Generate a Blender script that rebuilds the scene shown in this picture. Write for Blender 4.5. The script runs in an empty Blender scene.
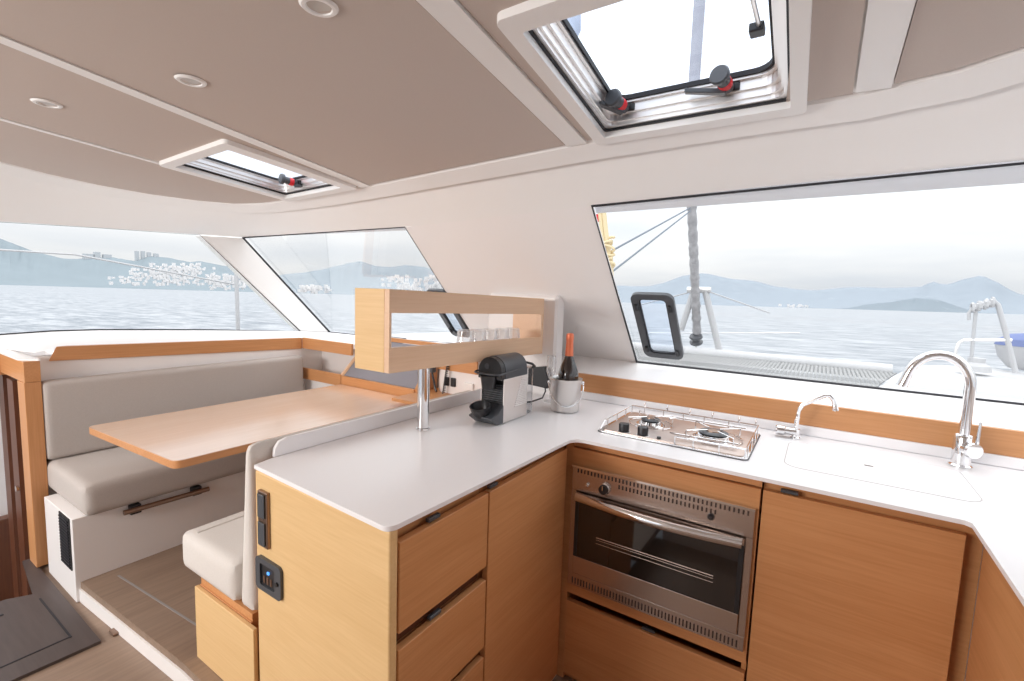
import bpy, bmesh, math, random
from mathutils import Vector, Matrix
from mathutils.geometry import tessellate_polygon
random.seed(7)
SC = bpy.context.scene
COL = SC.collection
PI = math.pi

# ------------------------------------------------------------------ camera
YAW, PIT, ROL, FPX = math.radians(32.94), math.radians(5.75), math.radians(1.94), 477.0
CAM = Vector((0, 0, 1.4))
_f = Vector((-math.sin(YAW)*math.cos(PIT), math.cos(YAW)*math.cos(PIT), -math.sin(PIT)))
_r = Vector((math.cos(YAW), math.sin(YAW), 0)); _u = _r.cross(_f)
CR = _r*math.cos(ROL) + _u*math.sin(ROL)
CU = -_r*math.sin(ROL) + _u*math.cos(ROL)
CF = _f
def ray(x, y): return CR*((x-512)/FPX) + CU*((340.5-y)/FPX) + CF
def onz(x, y, z): d = ray(x, y); return CAM + d*((z-CAM.z)/d.z)
def onx(x, y, X): d = ray(x, y); return CAM + d*((X-CAM.x)/d.x)
def ony(x, y, Y): d = ray(x, y); return CAM + d*((Y-CAM.y)/d.y)
def zc(x, y): return 1.922 - .033*(math.sqrt((x+.3)**2+.09)-.3) + .08*(1.5-y)   # headliner surface
def onc(x, y):
    z = 1.95
    for i in range(30):
        p = onz(x, y, z); z = zc(p.x, p.y)
    return onz(x, y, z)
def wy(z): return 2.35 - .88*(z-1.07)                                           # raked windscreen plane
def onw(x, y):
    d = ray(x, y); t = (2.35-.88*.33)/(d.y+.88*d.z); return CAM + d*t

cam = bpy.data.cameras.new('camera'); co = bpy.data.objects.new('camera', cam); COL.objects.link(co)
cam.sensor_width = 36; cam.lens = 36*FPX/1024; cam.clip_start = .02; cam.clip_end = 20000
m = Matrix((CR, CU, -CF)).transposed().to_4x4(); m.translation = CAM
co.matrix_world = m; SC.camera = co

# ------------------------------------------------------------------ materials
def pmat(name, col, rough=.5, metal=0., spec=.5, noise=None, bump=None, coat=0, emit=None, alpha=None):
    mt = bpy.data.materials.new(name); mt.use_nodes = True
    nt = mt.node_tree; b = nt.nodes['Principled BSDF']
    b.inputs['Base Color'].default_value = (*col, 1); b.inputs['Roughness'].default_value = rough
    b.inputs['Metallic'].default_value = metal; b.inputs['Specular IOR Level'].default_value = spec
    b.inputs['Coat Weight'].default_value = coat
    tc = nt.nodes.new('ShaderNodeTexCoord')
    if noise:                      # (scale, amount)
        n = nt.nodes.new('ShaderNodeTexNoise'); n.inputs['Scale'].default_value = noise[0]; n.inputs['Detail'].default_value = 4
        nt.links.new(tc.outputs['Object'], n.inputs['Vector'])
        mx = nt.nodes.new('ShaderNodeMixRGB'); a = noise[1]
        mx.inputs[1].default_value = (*[c*(1-a) for c in col], 1); mx.inputs[2].default_value = (*[min(1, c*(1+a)) for c in col], 1)
        nt.links.new(n.outputs['Fac'], mx.inputs[0]); nt.links.new(mx.outputs[0], b.inputs['Base Color'])
    if bump:                       # (scale, strength)
        n = nt.nodes.new('ShaderNodeTexNoise'); n.inputs['Scale'].default_value = bump[0]
        nt.links.new(tc.outputs['Object'], n.inputs['Vector'])
        bp = nt.nodes.new('ShaderNodeBump'); bp.inputs['Strength'].default_value = bump[1]; bp.inputs['Distance'].default_value = .002
        nt.links.new(n.outputs['Fac'], bp.inputs['Height']); nt.links.new(bp.outputs[0], b.inputs['Normal'])
    if emit: b.inputs['Emission Color'].default_value = (*emit[0], 1); b.inputs['Emission Strength'].default_value = emit[1]
    return mt
def wood(name, c1, c2, axis, rough=.38, fine=1.):
    mt = pmat(name, c1, rough); nt = mt.node_tree; b = nt.nodes['Principled BSDF']
    tc = nt.nodes.new('ShaderNodeTexCoord'); mp = nt.nodes.new('ShaderNodeMapping')
    s = [95*fine, 95*fine, 95*fine]; s[axis] = 3.5
    mp.inputs['Scale'].default_value = s
    nt.links.new(tc.outputs['Object'], mp.inputs['Vector'])
    n = nt.nodes.new('ShaderNodeTexNoise'); n.inputs['Scale'].default_value = 1.6; n.inputs['Detail'].default_value = 5; n.inputs['Distortion'].default_value = .3
    nt.links.new(mp.outputs[0], n.inputs['Vector'])
    mp2 = nt.nodes.new('ShaderNodeMapping'); s2 = [9, 9, 9]; s2[axis] = .8; mp2.inputs['Scale'].default_value = s2
    nt.links.new(tc.outputs['Object'], mp2.inputs['Vector'])
    n2 = nt.nodes.new('ShaderNodeTexNoise'); n2.inputs['Scale'].default_value = 1.3
    nt.links.new(mp2.outputs[0], n2.inputs['Vector'])
    ad = nt.nodes.new('ShaderNodeMath'); ad.operation = 'MULTIPLY_ADD'; ad.inputs[1].default_value = .55
    nt.links.new(n.outputs['Fac'], ad.inputs[0])
    m2 = nt.nodes.new('ShaderNodeMath'); m2.operation = 'MULTIPLY'; m2.inputs[1].default_value = .45
    nt.links.new(n2.outputs['Fac'], m2.inputs[0]); nt.links.new(m2.outputs[0], ad.inputs[2])
    cr = nt.nodes.new('ShaderNodeValToRGB'); cr.color_ramp.elements[0].position = .32; cr.color_ramp.elements[1].position = .68
    cr.color_ramp.elements[0].color = (*c2, 1); cr.color_ramp.elements[1].color = (*c1, 1)
    nt.links.new(ad.outputs[0], cr.inputs[0]); nt.links.new(cr.outputs[0], b.inputs['Base Color'])
    return mt
OA, OB = (.64, .315, .138), (.53, .238, .090)
M = {}
M['oak_x'] = wood('oak_x', OA, OB, 0); M['oak_y'] = wood('oak_y', OA, OB, 1); M['oak_z'] = wood('oak_z', OA, OB, 2)
M['pale_oak'] = wood('pale_oak', (.80, .55, .28), (.71, .465, .215), 0)  # same oak, warm light from aft put into a yellower colour
M['lit_oak_y'] = wood('lit_oak_y', (.80, .55, .37), (.72, .47, .30), 1)  # same oak again, light on the shelf faces put into its colour
M['table'] = wood('table', (.80, .56, .40), (.73, .49, .34), 1, .25); M['table'].node_tree.nodes['Principled BSDF'].inputs['Coat Weight'].default_value = 1; M['table'].node_tree.nodes['Principled BSDF'].inputs['Coat Roughness'].default_value = .16
M['dark_oak'] = wood('dark_oak', (.16, .055, .025), (.10, .035, .018), 2)
M['white'] = pmat('white_gelcoat', (.87, .845, .835), .35, noise=(3, .01))
M['trimwhite'] = pmat('trim_white', (.86, .845, .83), .4)
M['taupe'] = pmat('headliner_vinyl', (.55, .472, .425), .75, noise=(400, .04), bump=(700, .15))
M['top'] = pmat('worktop', (.90, .89, .905), .28, noise=(300, .012))
M['fabric'] = pmat('cushion_fabric', (.50, .455, .425), .95, noise=(260, .10), bump=(600, .5))
M['fabric_lit'] = pmat('cushion_fabric_lit', (.68, .64, .60), .95, noise=(260, .07), bump=(600, .5))  # same cloth as the settee, stronger light put into its colour
M['floor'] = wood('floor_oak', (.31, .22, .16), (.225, .155, .112), 1, .5, .5)
M['floor_dark'] = wood('floor_dark', (.085, .064, .060), (.058, .043, .040), 0, .45, .5)
M['steel'] = pmat('brushed_steel', (.72, .69, .67), .28, 1., bump=(300, .05))
M['satin'] = pmat('satin_steel', (.78, .74, .72), .42, 1.)
M['chrome'] = pmat('chrome', (.82, .82, .83), .08, 1.)
M['alu'] = pmat('anodised_aluminium', (.85, .83, .82), .35, .9)
M['black'] = pmat('black_plastic', (.02, .02, .023), .35)
M['rubber'] = pmat('black_rubber', (.015, .015, .02), .6)
M['greyplastic'] = pmat('grey_plastic', (.065, .07, .08), .4)
M['greypanel'] = pmat('grey_panel', (.22, .21, .235), .45)
M['traysteel'] = pmat('tray_steel', (.60, .50, .45), .36, 1.)  # warm tint puts the reflected wood into the steel colour
M['ovensteel'] = pmat('oven_steel', (.60, .51, .46), .27, 1., bump=(300, .05))  # brown of the reflected joinery is mixed into the base colour
M['darkslot'] = pmat('dark_slot', (.05, .03, .025), .8)
M['red'] = pmat('red_button', (.7, .02, .03), .4)
M['bronze'] = pmat('bronze_bar', (.30, .20, .15), .3, .9)
M['foil'] = pmat('copper_foil', (.75, .20, .10), .35, .4)
M['bottle'] = pmat('bottle_glass', (.018, .012, .012), .08, coat=1)
M['ring'] = pmat('seam_grey', (.55, .52, .52), .5)
M['lens'] = pmat('lamp_lens', (.55, .52, .48), .3)
M['blue'] = pmat('navy_fabric', (.13, .17, .35), .7)
M['rope'] = pmat('cream_rope', (.72, .60, .38), .8, bump=(300, .6))
M['bluerope'] = pmat('slate_rope', (.16, .19, .23), .8)
M['greyseam'] = pmat('floor_seam', (.30, .28, .27), .6)
M['led'] = pmat('led', (.05, .2, .9), .3, emit=((.1, .4, 1), 1.2))

def glassmat(name, tint=(1, 1, 1), gloss=.06, rough=.02):
    mt = bpy.data.materials.new(name); mt.use_nodes = True; nt = mt.node_tree; nt.nodes.clear()
    o = nt.nodes.new('ShaderNodeOutputMaterial'); mx = nt.nodes.new('ShaderNodeMixShader')
    t = nt.nodes.new('ShaderNodeBsdfTransparent'); g = nt.nodes.new('ShaderNodeBsdfGlossy')
    t.inputs[0].default_value = (*tint, 1); g.inputs['Roughness'].default_value = rough
    lw = nt.nodes.new('ShaderNodeLayerWeight'); lw.inputs[0].default_value = .25
    ml = nt.nodes.new('ShaderNodeMath'); ml.operation = 'MULTIPLY'; ml.inputs[1].default_value = gloss*4
    nt.links.new(lw.outputs['Fresnel'], ml.inputs[0]); nt.links.new(ml.outputs[0], mx.inputs[0])
    nt.links.new(t.outputs[0], mx.inputs[1]); nt.links.new(g.outputs[0], mx.inputs[2]); nt.links.new(mx.outputs[0], o.inputs[0])
    return mt
M['pane'] = glassmat('window_glass', (.97, .98, .98), .04)
M['acrylic'] = glassmat('acrylic', (.93, .96, 1.), .015)
M['clear'] = glassmat('clear_glass', (.86, .87, .89), .16)
def ware():
    mt = bpy.data.materials.new('glassware'); mt.use_nodes = True; nt = mt.node_tree; nt.nodes.clear()
    o = nt.nodes.new('ShaderNodeOutputMaterial'); mx = nt.nodes.new('ShaderNodeMixShader'); m2 = nt.nodes.new('ShaderNodeMixShader')
    t = nt.nodes.new('ShaderNodeBsdfTransparent'); g = nt.nodes.new('ShaderNodeBsdfGlossy'); d = nt.nodes.new('ShaderNodeBsdfDiffuse')
    g.inputs['Roughness'].default_value = .05; d.inputs[0].default_value = (.9, .9, .92, 1)
    lw = nt.nodes.new('ShaderNodeLayerWeight'); lw.inputs[0].default_value = .35
    m2.inputs[0].default_value = .65
    nt.links.new(g.outputs[0], m2.inputs[1]); nt.links.new(d.outputs[0], m2.inputs[2])
    ml = nt.nodes.new('ShaderNodeMath'); ml.operation = 'MULTIPLY_ADD'; ml.inputs[1].default_value = .5; ml.inputs[2].default_value = .16
    nt.links.new(lw.outputs['Facing'], ml.inputs[0]); nt.links.new(ml.outputs[0], mx.inputs[0])
    nt.links.new(t.outputs[0], mx.inputs[1]); nt.links.new(m2.outputs[0], mx.inputs[2]); nt.links.new(mx.outputs[0], o.inputs[0])
    return mt
M['ware'] = ware()
M['ovenglass'] = pmat('oven_glass', (.012, .010, .010), .06, coat=1)
def band_mat():
    mt = bpy.data.materials.new('pale_band'); mt.use_nodes = True; nt = mt.node_tree; b = nt.nodes['Principled BSDF']
    b.inputs['Base Color'].default_value = (.86, .86, .90, 1); b.inputs['Alpha'].default_value = .8
    return mt
M['paleband'] = band_mat()

# ------------------------------------------------------------------ object helpers
WO = {}
def _place(ob, pts_origin, parent):
    po = WO[parent.name] if parent else Vector((0, 0, 0))
    ob.parent = parent; ob.location = pts_origin - po; WO[ob.name] = pts_origin.copy()
def obj(name, bm, mat, parent=None, smooth=False, bevel=0, seg=2, origin=None, solid=0):
    bm.verts.ensure_lookup_table()
    bmesh.ops.recalc_face_normals(bm, faces=bm.faces)
    xs = [v.co for v in bm.verts]
    if origin is None:
        lo = Vector([min(c[i] for c in xs) for i in range(3)]); hi = Vector([max(c[i] for c in xs) for i in range(3)])
        origin = Vector(((lo.x+hi.x)/2, (lo.y+hi.y)/2, lo.z))
    bmesh.ops.translate(bm, verts=bm.verts, vec=-origin)
    me = bpy.data.meshes.new(name); bm.to_mesh(me); bm.free()
    me.materials.append(M[mat] if isinstance(mat, str) else mat)
    ob = bpy.data.objects.new(name, me); COL.objects.link(ob)
    _place(ob, origin, parent)
    if smooth:
        for p in me.polygons: p.use_smooth = True
        me.set_sharp_from_angle(angle=math.radians(35))
    if solid:
        md = ob.modifiers.new('solid', 'SOLIDIFY'); md.thickness = solid; md.offset = 0
    if bevel:
        md = ob.modifiers.new('bevel', 'BEVEL'); md.width = bevel; md.segments = seg; md.limit_method = 'ANGLE'; md.angle_limit = math.radians(40)
        for p in me.polygons: p.use_smooth = True
        md.harden_normals = True
    return ob
def thing(name, label, cat, loc, group=None):
    o = bpy.data.objects.new(name, None); COL.objects.link(o); o.empty_display_size = .05
    o.location = Vector(loc); WO[o.name] = Vector(loc)
    return tag(o, label, cat, group)
def tag(o, label, cat, group=None):
    o['label'] = label; o['category'] = cat
    if group: o['group'] = group
    return o
def struct(o): o['kind'] = 'structure'; return o
def new(): return bmesh.new()
def box(bm, x0, x1, y0, y1, z0, z1, M4=None):
    vs = [bm.verts.new((x, y, z)) for x in (x0, x1) for y in (y0, y1) for z in (z0, z1)]
    for f in ((0, 1, 3, 2), (4, 6, 7, 5), (0, 4, 5, 1), (2, 3, 7, 6), (0, 2, 6, 4), (1, 5, 7, 3)):
        bm.faces.new([vs[i] for i in f])
    if M4:
        for v in vs: v.co = M4 @ v.co
    return bm
def B(*a): return box(new(), *a)
def hexa(bm, b4, t4):
    vs = [bm.verts.new(p) for p in list(b4)+list(t4)]
    for f in ((3, 2, 1, 0), (4, 5, 6, 7), (0, 1, 5, 4), (1, 2, 6, 5), (2, 3, 7, 6), (3, 0, 4, 7)):
        bm.faces.new([vs[i] for i in f])
    return bm
def frame_at(d):
    d = d.normalized(); a = Vector((0, 0, 1)) if abs(d.z) < .9 else Vector((1, 0, 0))
    s = d.cross(a).normalized(); return s, d.cross(s).normalized()
def tube(bm, pts, r, seg=10, cap=True, closed=False):
    pts = [Vector(p) for p in pts]; rings = []; n = len(pts); s_prev = None
    for i, p in enumerate(pts):
        a = pts[i-1] if (i > 0 or closed) else p; b = pts[(i+1) % n] if (i < n-1 or closed) else p
        d = (b-a).normalized()
        if s_prev is None: s, t = frame_at(d)
        else:
            s = (s_prev - d*s_prev.dot(d)).normalized(); t = d.cross(s).normalized()
        s_prev = s
        rr = r[i] if isinstance(r, (list, tuple)) else r
        rings.append([bm.verts.new(p + (s*math.cos(2*PI*k/seg) + t*math.sin(2*PI*k/seg))*rr) for k in range(seg)])
    m_ = n if closed else n-1
    for i in range(m_):
        A, C = rings[i], rings[(i+1) % n]
        for k in range(seg): bm.faces.new((A[k], A[(k+1) % seg], C[(k+1) % seg], C[k]))
    if cap and not closed: bm.faces.new(rings[0][::-1]); bm.faces.new(rings[-1])
    return bm
def lathe(bm, prof, c, axis=(0, 0, 1), seg=28):
    ax = Vector(axis).normalized(); s, t = frame_at(ax); c = Vector(c); rings = []
    for r, h in prof:
        if r < 1e-5: rings.append([bm.verts.new(c+ax*h)])
        else: rings.append([bm.verts.new(c+ax*h+(s*math.cos(2*PI*k/seg)+t*math.sin(2*PI*k/seg))*r) for k in range(seg)])
    for A, C in zip(rings, rings[1:]):
        for k in range(seg):
            q = (k+1) % seg
            if len(A) == 1 and len(C) == 1: continue
            if len(A) == 1: bm.faces.new((A[0], C[q], C[k]))
            elif len(C) == 1: bm.faces.new((A[k], A[q], C[0]))
            else: bm.faces.new((A[k], A[q], C[q], C[k]))
    return bm
def cyl(bm, c, r, h, axis=(0, 0, 1), seg=24): return lathe(bm, [(0, 0), (r, 0), (r, h), (0, h)], c, axis, seg)
def slab(bm, loops, f0, f1):
    """flat region with holes, mapped by f0 (near skin) and f1 (far skin)"""
    pts = [p for l in loops for p in l]
    tris = tessellate_polygon([[Vector((p[0], p[1], 0)) for p in l] for l in loops])
    a = [bm.verts.new(f0(*p)) for p in pts]; b = [bm.verts.new(f1(*p)) for p in pts]
    for t in tris:
        try: bm.faces.new([a[i] for i in t]); bm.faces.new([b[i] for i in reversed(t)])
        except ValueError: pass
    k = 0
    for l in loops:
        n = len(l)
        for i in range(n):
            j = (i+1) % n
            bm.faces.new((a[k+i], a[k+j], b[k+j], b[k+i]))
        k += n
    return bm
def rrect(x0, x1, y0, y1, r, n=5):
    out = []
    for cx, cy, a0 in ((x1-r, y1-r, 0), (x0+r, y1-r, 90), (x0+r, y0+r, 180), (x1-r, y0+r, 270)):
        for i in range(n+1):
            a = math.radians(a0+90*i/n); out.append((cx+r*math.cos(a), cy+r*math.sin(a)))
    return out
def strip(bm, rows, closed=False):
    V = [[bm.verts.new(p) for p in r] for r in rows]
    for A, C in zip(V, V[1:]):
        for k in range(len(A)-1): bm.faces.new((A[k], A[k+1], C[k+1], C[k]))
    return bm
def curve_surface(bm, step=.2):
    lo = [min(v.co[i] for v in bm.verts) for i in (0, 1)]; hi = [max(v.co[i] for v in bm.verts) for i in (0, 1)]
    for i in (0, 1):
        q = lo[i]+step
        while q < hi[i]:
            co_ = Vector((0, 0, 0)); co_[i] = q; no = Vector((0, 0, 0)); no[i] = 1
            bmesh.ops.bisect_plane(bm, geom=bm.verts[:]+bm.edges[:]+bm.faces[:], plane_co=co_, plane_no=no)
            q += step
    for v in bm.verts: v.co.z += zc(v.co.x, v.co.y)
    return bm
def arc(c, r, a0, a1, n, u, v):
    c = Vector(c); u = Vector(u); v = Vector(v)
    return [c + u*r*math.cos(math.radians(a0+(a1-a0)*i/n)) + v*r*math.sin(math.radians(a0+(a1-a0)*i/n)) for i in range(n+1)]
def soft(bm, rad, seg=3):
    bmesh.ops.bevel(bm, geom=bm.edges[:], offset=rad, segments=seg, profile=.6, affect='EDGES')
    return bm
def dup(root, delta, label=None):
    r = root.copy(); COL.objects.link(r); r.location = root.location + Vector(delta)
    if label: r['label'] = label
    for ch in list(root.children):
        c = ch.copy(); COL.objects.link(c); c.parent = r
        for g in list(ch.children):
            d = g.copy(); COL.objects.link(d); d.parent = c
    return r

# ================================================================== SHELL
ZF = .07      # cockpit-level sole
ZP = .155     # raised saloon platform
# --- outline of the headliner (front edge measured, carried on to the sides and aft)
b0 = [Vector((-3.02, -1.6, 0)), Vector((-3.0, -.3, 0))] + [onc(*p) for p in ((0, 160), (50, 173), (100, 184), (150, 193), (200, 199.5), (235, 202.5), (270, 203), (320, 195), (375, 183), (450, 167), (583, 140), (740, 112), (860, 92), (893, 82), (960, 68), (1024, 52))]
b0 += [Vector((.62, 1.30, 0)), Vector((1.0, 1.05, 0)), Vector((1.25, .6, 0)), Vector((1.3, -.3, 0)), Vector((1.3, -1.6, 0))]
for _ in range(2):
    q = [p.copy() for p in b0]
    for i in range(8, len(b0)-3): b0[i].y = .25*q[i-1].y+.5*q[i].y+.25*q[i+1].y
for p in b0: p.z = zc(p.x, p.y)
def off(i, d):
    a = b0[max(i-1, 0)]; b = b0[min(i+1, len(b0)-1)]; t = Vector((b.x-a.x, b.y-a.y, 0)).normalized()
    return Vector((-t.y, t.x, 0))*d
R0 = b0
R0b = [p+off(i, .006)+Vector((0, 0, -.012)) for i, p in enumerate(b0)]
R1 = [p+off(i, .085)+Vector((0, 0, -.044)) for i, p in enumerate(b0)]
R1b = [p+off(i, .092)+Vector((0, 0, -.018)) for i, p in enumerate(b0)]
R2 = [p+off(i, .150)+Vector((0, 0, -.058)) for i, p in enumerate(b0)]
# R3: head of the windows
def r3(i, p):
    q = p+off(i, .21)
    return q
SW_T = [onx(0, 222, -3.50), onx(100, 228, -3.48), onx(200, 235, -3.42)]
SW_B = [onx(0, 335, -3.52), onx(50, 331.5, -3.5), onx(100, 330, -3.5), onx(200, 330, -3.45), onx(300, 331, -3.3)]
def on_head(x):          # window head on the windscreen plane
    T = ((-9, 1.713), (-3.4, 1.713), (-1.83, 1.715), (-.79, 1.745), (-.23, 1.762), (.39, 1.774), (1.2, 1.785), (9, 1.785))
    for (a, za), (b, zb) in zip(T, T[1:]):
        if a <= x <= b: z = za+(zb-za)*(x-a)/(b-a); return Vector((x, wy(z), z))
R3 = []
for i, p in enumerate(b0):
    if p.y < SW_T[0].y+.02 and p.x < -2: R3.append(Vector((SW_T[0].x, p.y, SW_T[0].z)))
    elif p.x < -2.0 and i < 8 and p.x < -2.75:
        t = (p.y-SW_T[0].y)/(SW_T[2].y-SW_T[0].y); t = min(max(t, 0), 1)
        R3.append(SW_T[0].lerp(SW_T[2], t)+Vector((0, 0, .004)))
    elif p.x < 1.0:
        h = on_head(p.x+.0); R3.append(h)
    else: R3.append(Vector((1.75, min(p.y, 1.5), 1.75)))
# keep the head polyline monotonic round the corner
k7 = [i for i, p in enumerate(R3) if p.x > -3.3 and p.y > 1.6][0]
R3[k7] = on_head(-2.95)
R3.insert(k7, Vector((-3.401, 1.785, 1.715))); 
for R in (R0, R0b, R1, R1b, R2): R.insert(k7, (R[k7-1]+R[k7])/2)
bm = new(); strip(bm, [R0, R0b, R1, R1b, R2, R3])
struct(obj('trim_1', bm, 'trimwhite', smooth=True))

# --- ceiling base with hatch openings
BH = (-.632, -.112, .885, 1.465)    # big hatch opening
SH = (-2.365, -1.915, .955, 1.465)   # small hatch opening
outer = [(p.x, p.y) for p in R0]
def warp(x, y):           # the hatches sit very slightly askew on the cambered roof
    if x > -1: return x+(1.5-y)*.085*(1-.55*min(1, max(0, (x+.64)/.53))), y
    return x, y
def rect(h): return [warp(h[0], h[2]), warp(h[1], h[2]), warp(h[1], h[3]), warp(h[0], h[3])]
bm = new(); slab(bm, [outer, rect(BH), rect(SH)], lambda x, y: (x, y, 0), lambda x, y: (x, y, .035)); curve_surface(bm)
struct(obj('ceiling', bm, 'trimwhite'))
# --- headliner panels (8 mm proud), white strips left open between them
def front_y(x):
    for a, b in zip(R0, R0[1:]):
        if a.x <= x <= b.x and a.y > .5: return a.y+(b.y-a.y)*(x-a.x)/(b.x-a.x+1e-9)
    return 1.5
def panel(label, xl0, xl1, xr0, xr1, holes=(), poly=None):
    # left edge goes xl0 (aft) -> xl1 (front); same for the right edge
    if poly is None:
        n = 10; poly = [(xl0, -1.55), (xl1, front_y(xl1)-.012)]
        poly += [(xl1+(xr1-xl1)*i/n, front_y(xl1+(xr1-xl1)*i/n)-.012) for i in range(1, n)]
        poly += [(xr1, front_y(xr1)-.012), (xr0, -1.55)]
    bm = new(); slab(bm, [poly]+list(holes), lambda x, y: (x, y, -.009), lambda x, y: (x, y, -.0005)); curve_surface(bm)
    return tag(obj('headliner_panel', bm, 'taupe'), label, 'ceiling panel')
s1a = lambda y: -1.739-.125*(y-.338)/1.2; s1b = lambda y: -1.691-.108*(y-.33)/1.2
left_border = [(p.x+.012, p.y-.006) for p in R0[:6] if p.x < -2.4]
pa = [(-2.44, -1.55)] + [(-2.98, -1.55)] + [q for q in left_border if q[1] > -1.5] + [(p.x, p.y-.012) for p in R0[6:] if p.x < -2.45] + [(-2.435, front_y(-2.435)-.012)]
panel('taupe vinyl ceiling panel curving along the left side window', 0, 0, 0, 0, poly=pa)
panel('taupe ceiling panel holding the small skylight and one round light', -2.405, -2.405, s1a(-1.55), s1a(1.53), holes=[rect((-2.385, -1.897, .935, min(1.48, front_y(-2.385)-.02, front_y(-1.897)-.02)))])
panel('widest taupe ceiling panel, with two round lights', s1b(-1.55), s1b(1.53), -.56, -.782)
panel('taupe ceiling panel around the large roof hatch', -.49, -.70, .022, .016, holes=[rect((-.648, -.096, .87, 1.480))])
panel('taupe ceiling panel at the right end of the cabin', .10, .093, 1.2, 1.0)

# --- pale battens covering the joints between the panels
def batten(name, a0, a1, c0, c1):
    n = 8; y1 = min(front_y(a1), front_y(c1))-.003
    poly = [(a0, -1.55), (a1, y1), (c1, y1), (c0, -1.55)]
    bm = new(); slab(bm, [poly], lambda x, y: (x, y, -.013), lambda x, y: (x, y, -.0005)); curve_surface(bm); struct(obj(name, bm, 'trimwhite'))
batten('trim_7', s1a(-1.55)+.002, s1a(1.53)+.002, s1b(-1.55)-.002, s1b(1.53)-.002)
batten('trim_8', -2.434, -2.434, -2.409, -2.409)
batten('trim_9', -.556, -.776, -.496, -.706)
batten('trim_10', .026, .021, .096, .090)
# --- windscreen wall, ledge
WL_T, WL_B = on_head(-1.832), Vector((-1.765, wy(1.07), 1.07))
WR_T, WR_B = on_head(-.788), Vector((-.766, 2.35, 1.07))
BL_T, BL_B = Vector((-3.401, 1.785, 1.715)), Vector((-3.275, 2.385, 1.035))
def hexwall(bm, a, b, c, d, n):      # quad a-b-c-d thickened along n
    hexa(bm, [a, b, c, d], [p+n for p in (a, b, c, d)])
n_out = Vector((0, .75, .66))*.012
bm = new()
hexwall(bm, WL_B, WR_B, on_head(-.788), on_head(-1.832), n_out)
RX_T, RX_B = on_head(1.35), Vector((1.35, 2.35, 1.07))
hexwall(bm, RX_B, Vector((1.75, 2.35, 1.07)), on_head(1.75), RX_T, n_out)
struct(obj('wall_front', bm, 'white'))
# corner pillar between side window and windscreen
bm = new()
SWR_T, SWR_B = SW_T[2], SW_B[4]
hexa(bm, [SWR_B, BL_B, BL_B+Vector((-.06, .05, 0)), SWR_B+Vector((-.08, 0, 0))], [SWR_T, BL_T, BL_T+Vector((-.06, .05, 0)), SWR_T+Vector((-.08, 0, 0))])
struct(obj('wall_corner', bm, 'trimwhite', bevel=.008))
bm = new(); LEDY = 2.11
front_in = [Vector((-2.97, 1.955, 1.042)), Vector((-2.45, 1.955, 1.042)), Vector((-2.35, 2.11, 1.05)), Vector((-1.60, LEDY, 1.03)), Vector((-.8, LEDY, 1.022)), Vector((1.75, LEDY, 1.022))]
front_out = [BL_B, Vector((-2.5, 2.37, 1.045)), Vector((-2.2, 2.36, 1.055)), WL_B, WR_B, Vector((1.75, 2.35, 1.07))]
strip(bm, [[p+Vector((0, 0, -.03)) for p in front_in], front_in, front_out, [p+Vector((0, .06, -.05)) for p in front_out]])
struct(obj('trim_2', bm, 'white', smooth=True))
bm = new()
lin = [Vector((-3.33, -1.6, 1.037)), Vector((-3.33, .606, 1.037)), Vector((-2.975, .622, 1.055)), Vector((-2.97, .70, 1.077)), Vector((-2.97, 1.1, 1.066)), Vector((-2.97, 1.5, 1.055)), Vector((-2.97, 1.955, 1.042))]
lout = [Vector((-3.52, -1.6, 1.097)), SW_B[0].lerp(SW_B[2], -.1), SW_B[0], SW_B[1], SW_B[2], SW_B[3], SW_B[4]]
strip(bm, [lin, lout, [p+Vector((-.06, 0, -.05)) for p in lout]])
bm.faces.new([bm.verts.new(p) for p in (lin[-1], lout[-1], BL_B)])
struct(obj('trim_3', bm, 'white', smooth=True))

def pane_quad(a, b, c, d, th): 
    bm = new(); n = (b-a).cross(d-a).normalized()*th; hexa(bm, [a, b, c, d], [p+n for p in (a, b, c, d)]); return bm
def window(name, ring, band=None, closed=True, gr=.009):
    cy = sum((p for p in ring), Vector())/len(ring)
    w = obj(name, tube(new(), ring, gr, 6, closed=True), 'rubber'); struct(w)
    n = (ring[1]-ring[0]).cross(ring[-1]-ring[0]).normalized()
    if n.dot(cy-CAM) < 0: n = -n
    bm = new(); a = [bm.verts.new(p+n*.012) for p in ring]; b = [bm.verts.new(p+n*.016) for p in ring]
    bm.faces.new(a); bm.faces.new(b[::-1])
    for i in range(len(ring)): j = (i+1) % len(ring); bm.faces.new((a[i], a[j], b[j], b[i]))
    obj('glass_pane', bm, 'pane', w)
    if band:
        bm = new(); hexa(bm, [p+n*.020 for p in band], [p+n*.023 for p in band]); obj('head_band', bm, 'paleband', w)  # band: translucent pale strip along the head of the pane
    return w
dn = Vector((0, .88*.055, -.055))
window('window_1', [WR_B, RX_B, RX_T, WR_T], [WR_T, RX_T, RX_T+dn*1.2, WR_T+dn*.62], gr=[.009, .006, .003, .0055])
window('window_2', [BL_B, Vector((-2.5, 2.37, 1.045)), Vector((-2.2, 2.36, 1.055)), WL_B, WL_T, BL_T], [BL_T, WL_T, WL_T+dn*.45, BL_T+dn*.15], gr=[.008, .004, .004, .002, .003, .007])
side_ring = [Vector((-3.52, -1.5, 1.097)), SW_B[0], SW_B[1], SW_B[2], SW_B[3], SW_B[4], SW_T[2], SW_T[1], SW_T[0], Vector((SW_T[0].x, -1.5, SW_T[0].z))]
window('window_3', side_ring, gr=[.007]*5+[.005, .0012, .0012, .0012, .0012])

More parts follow.
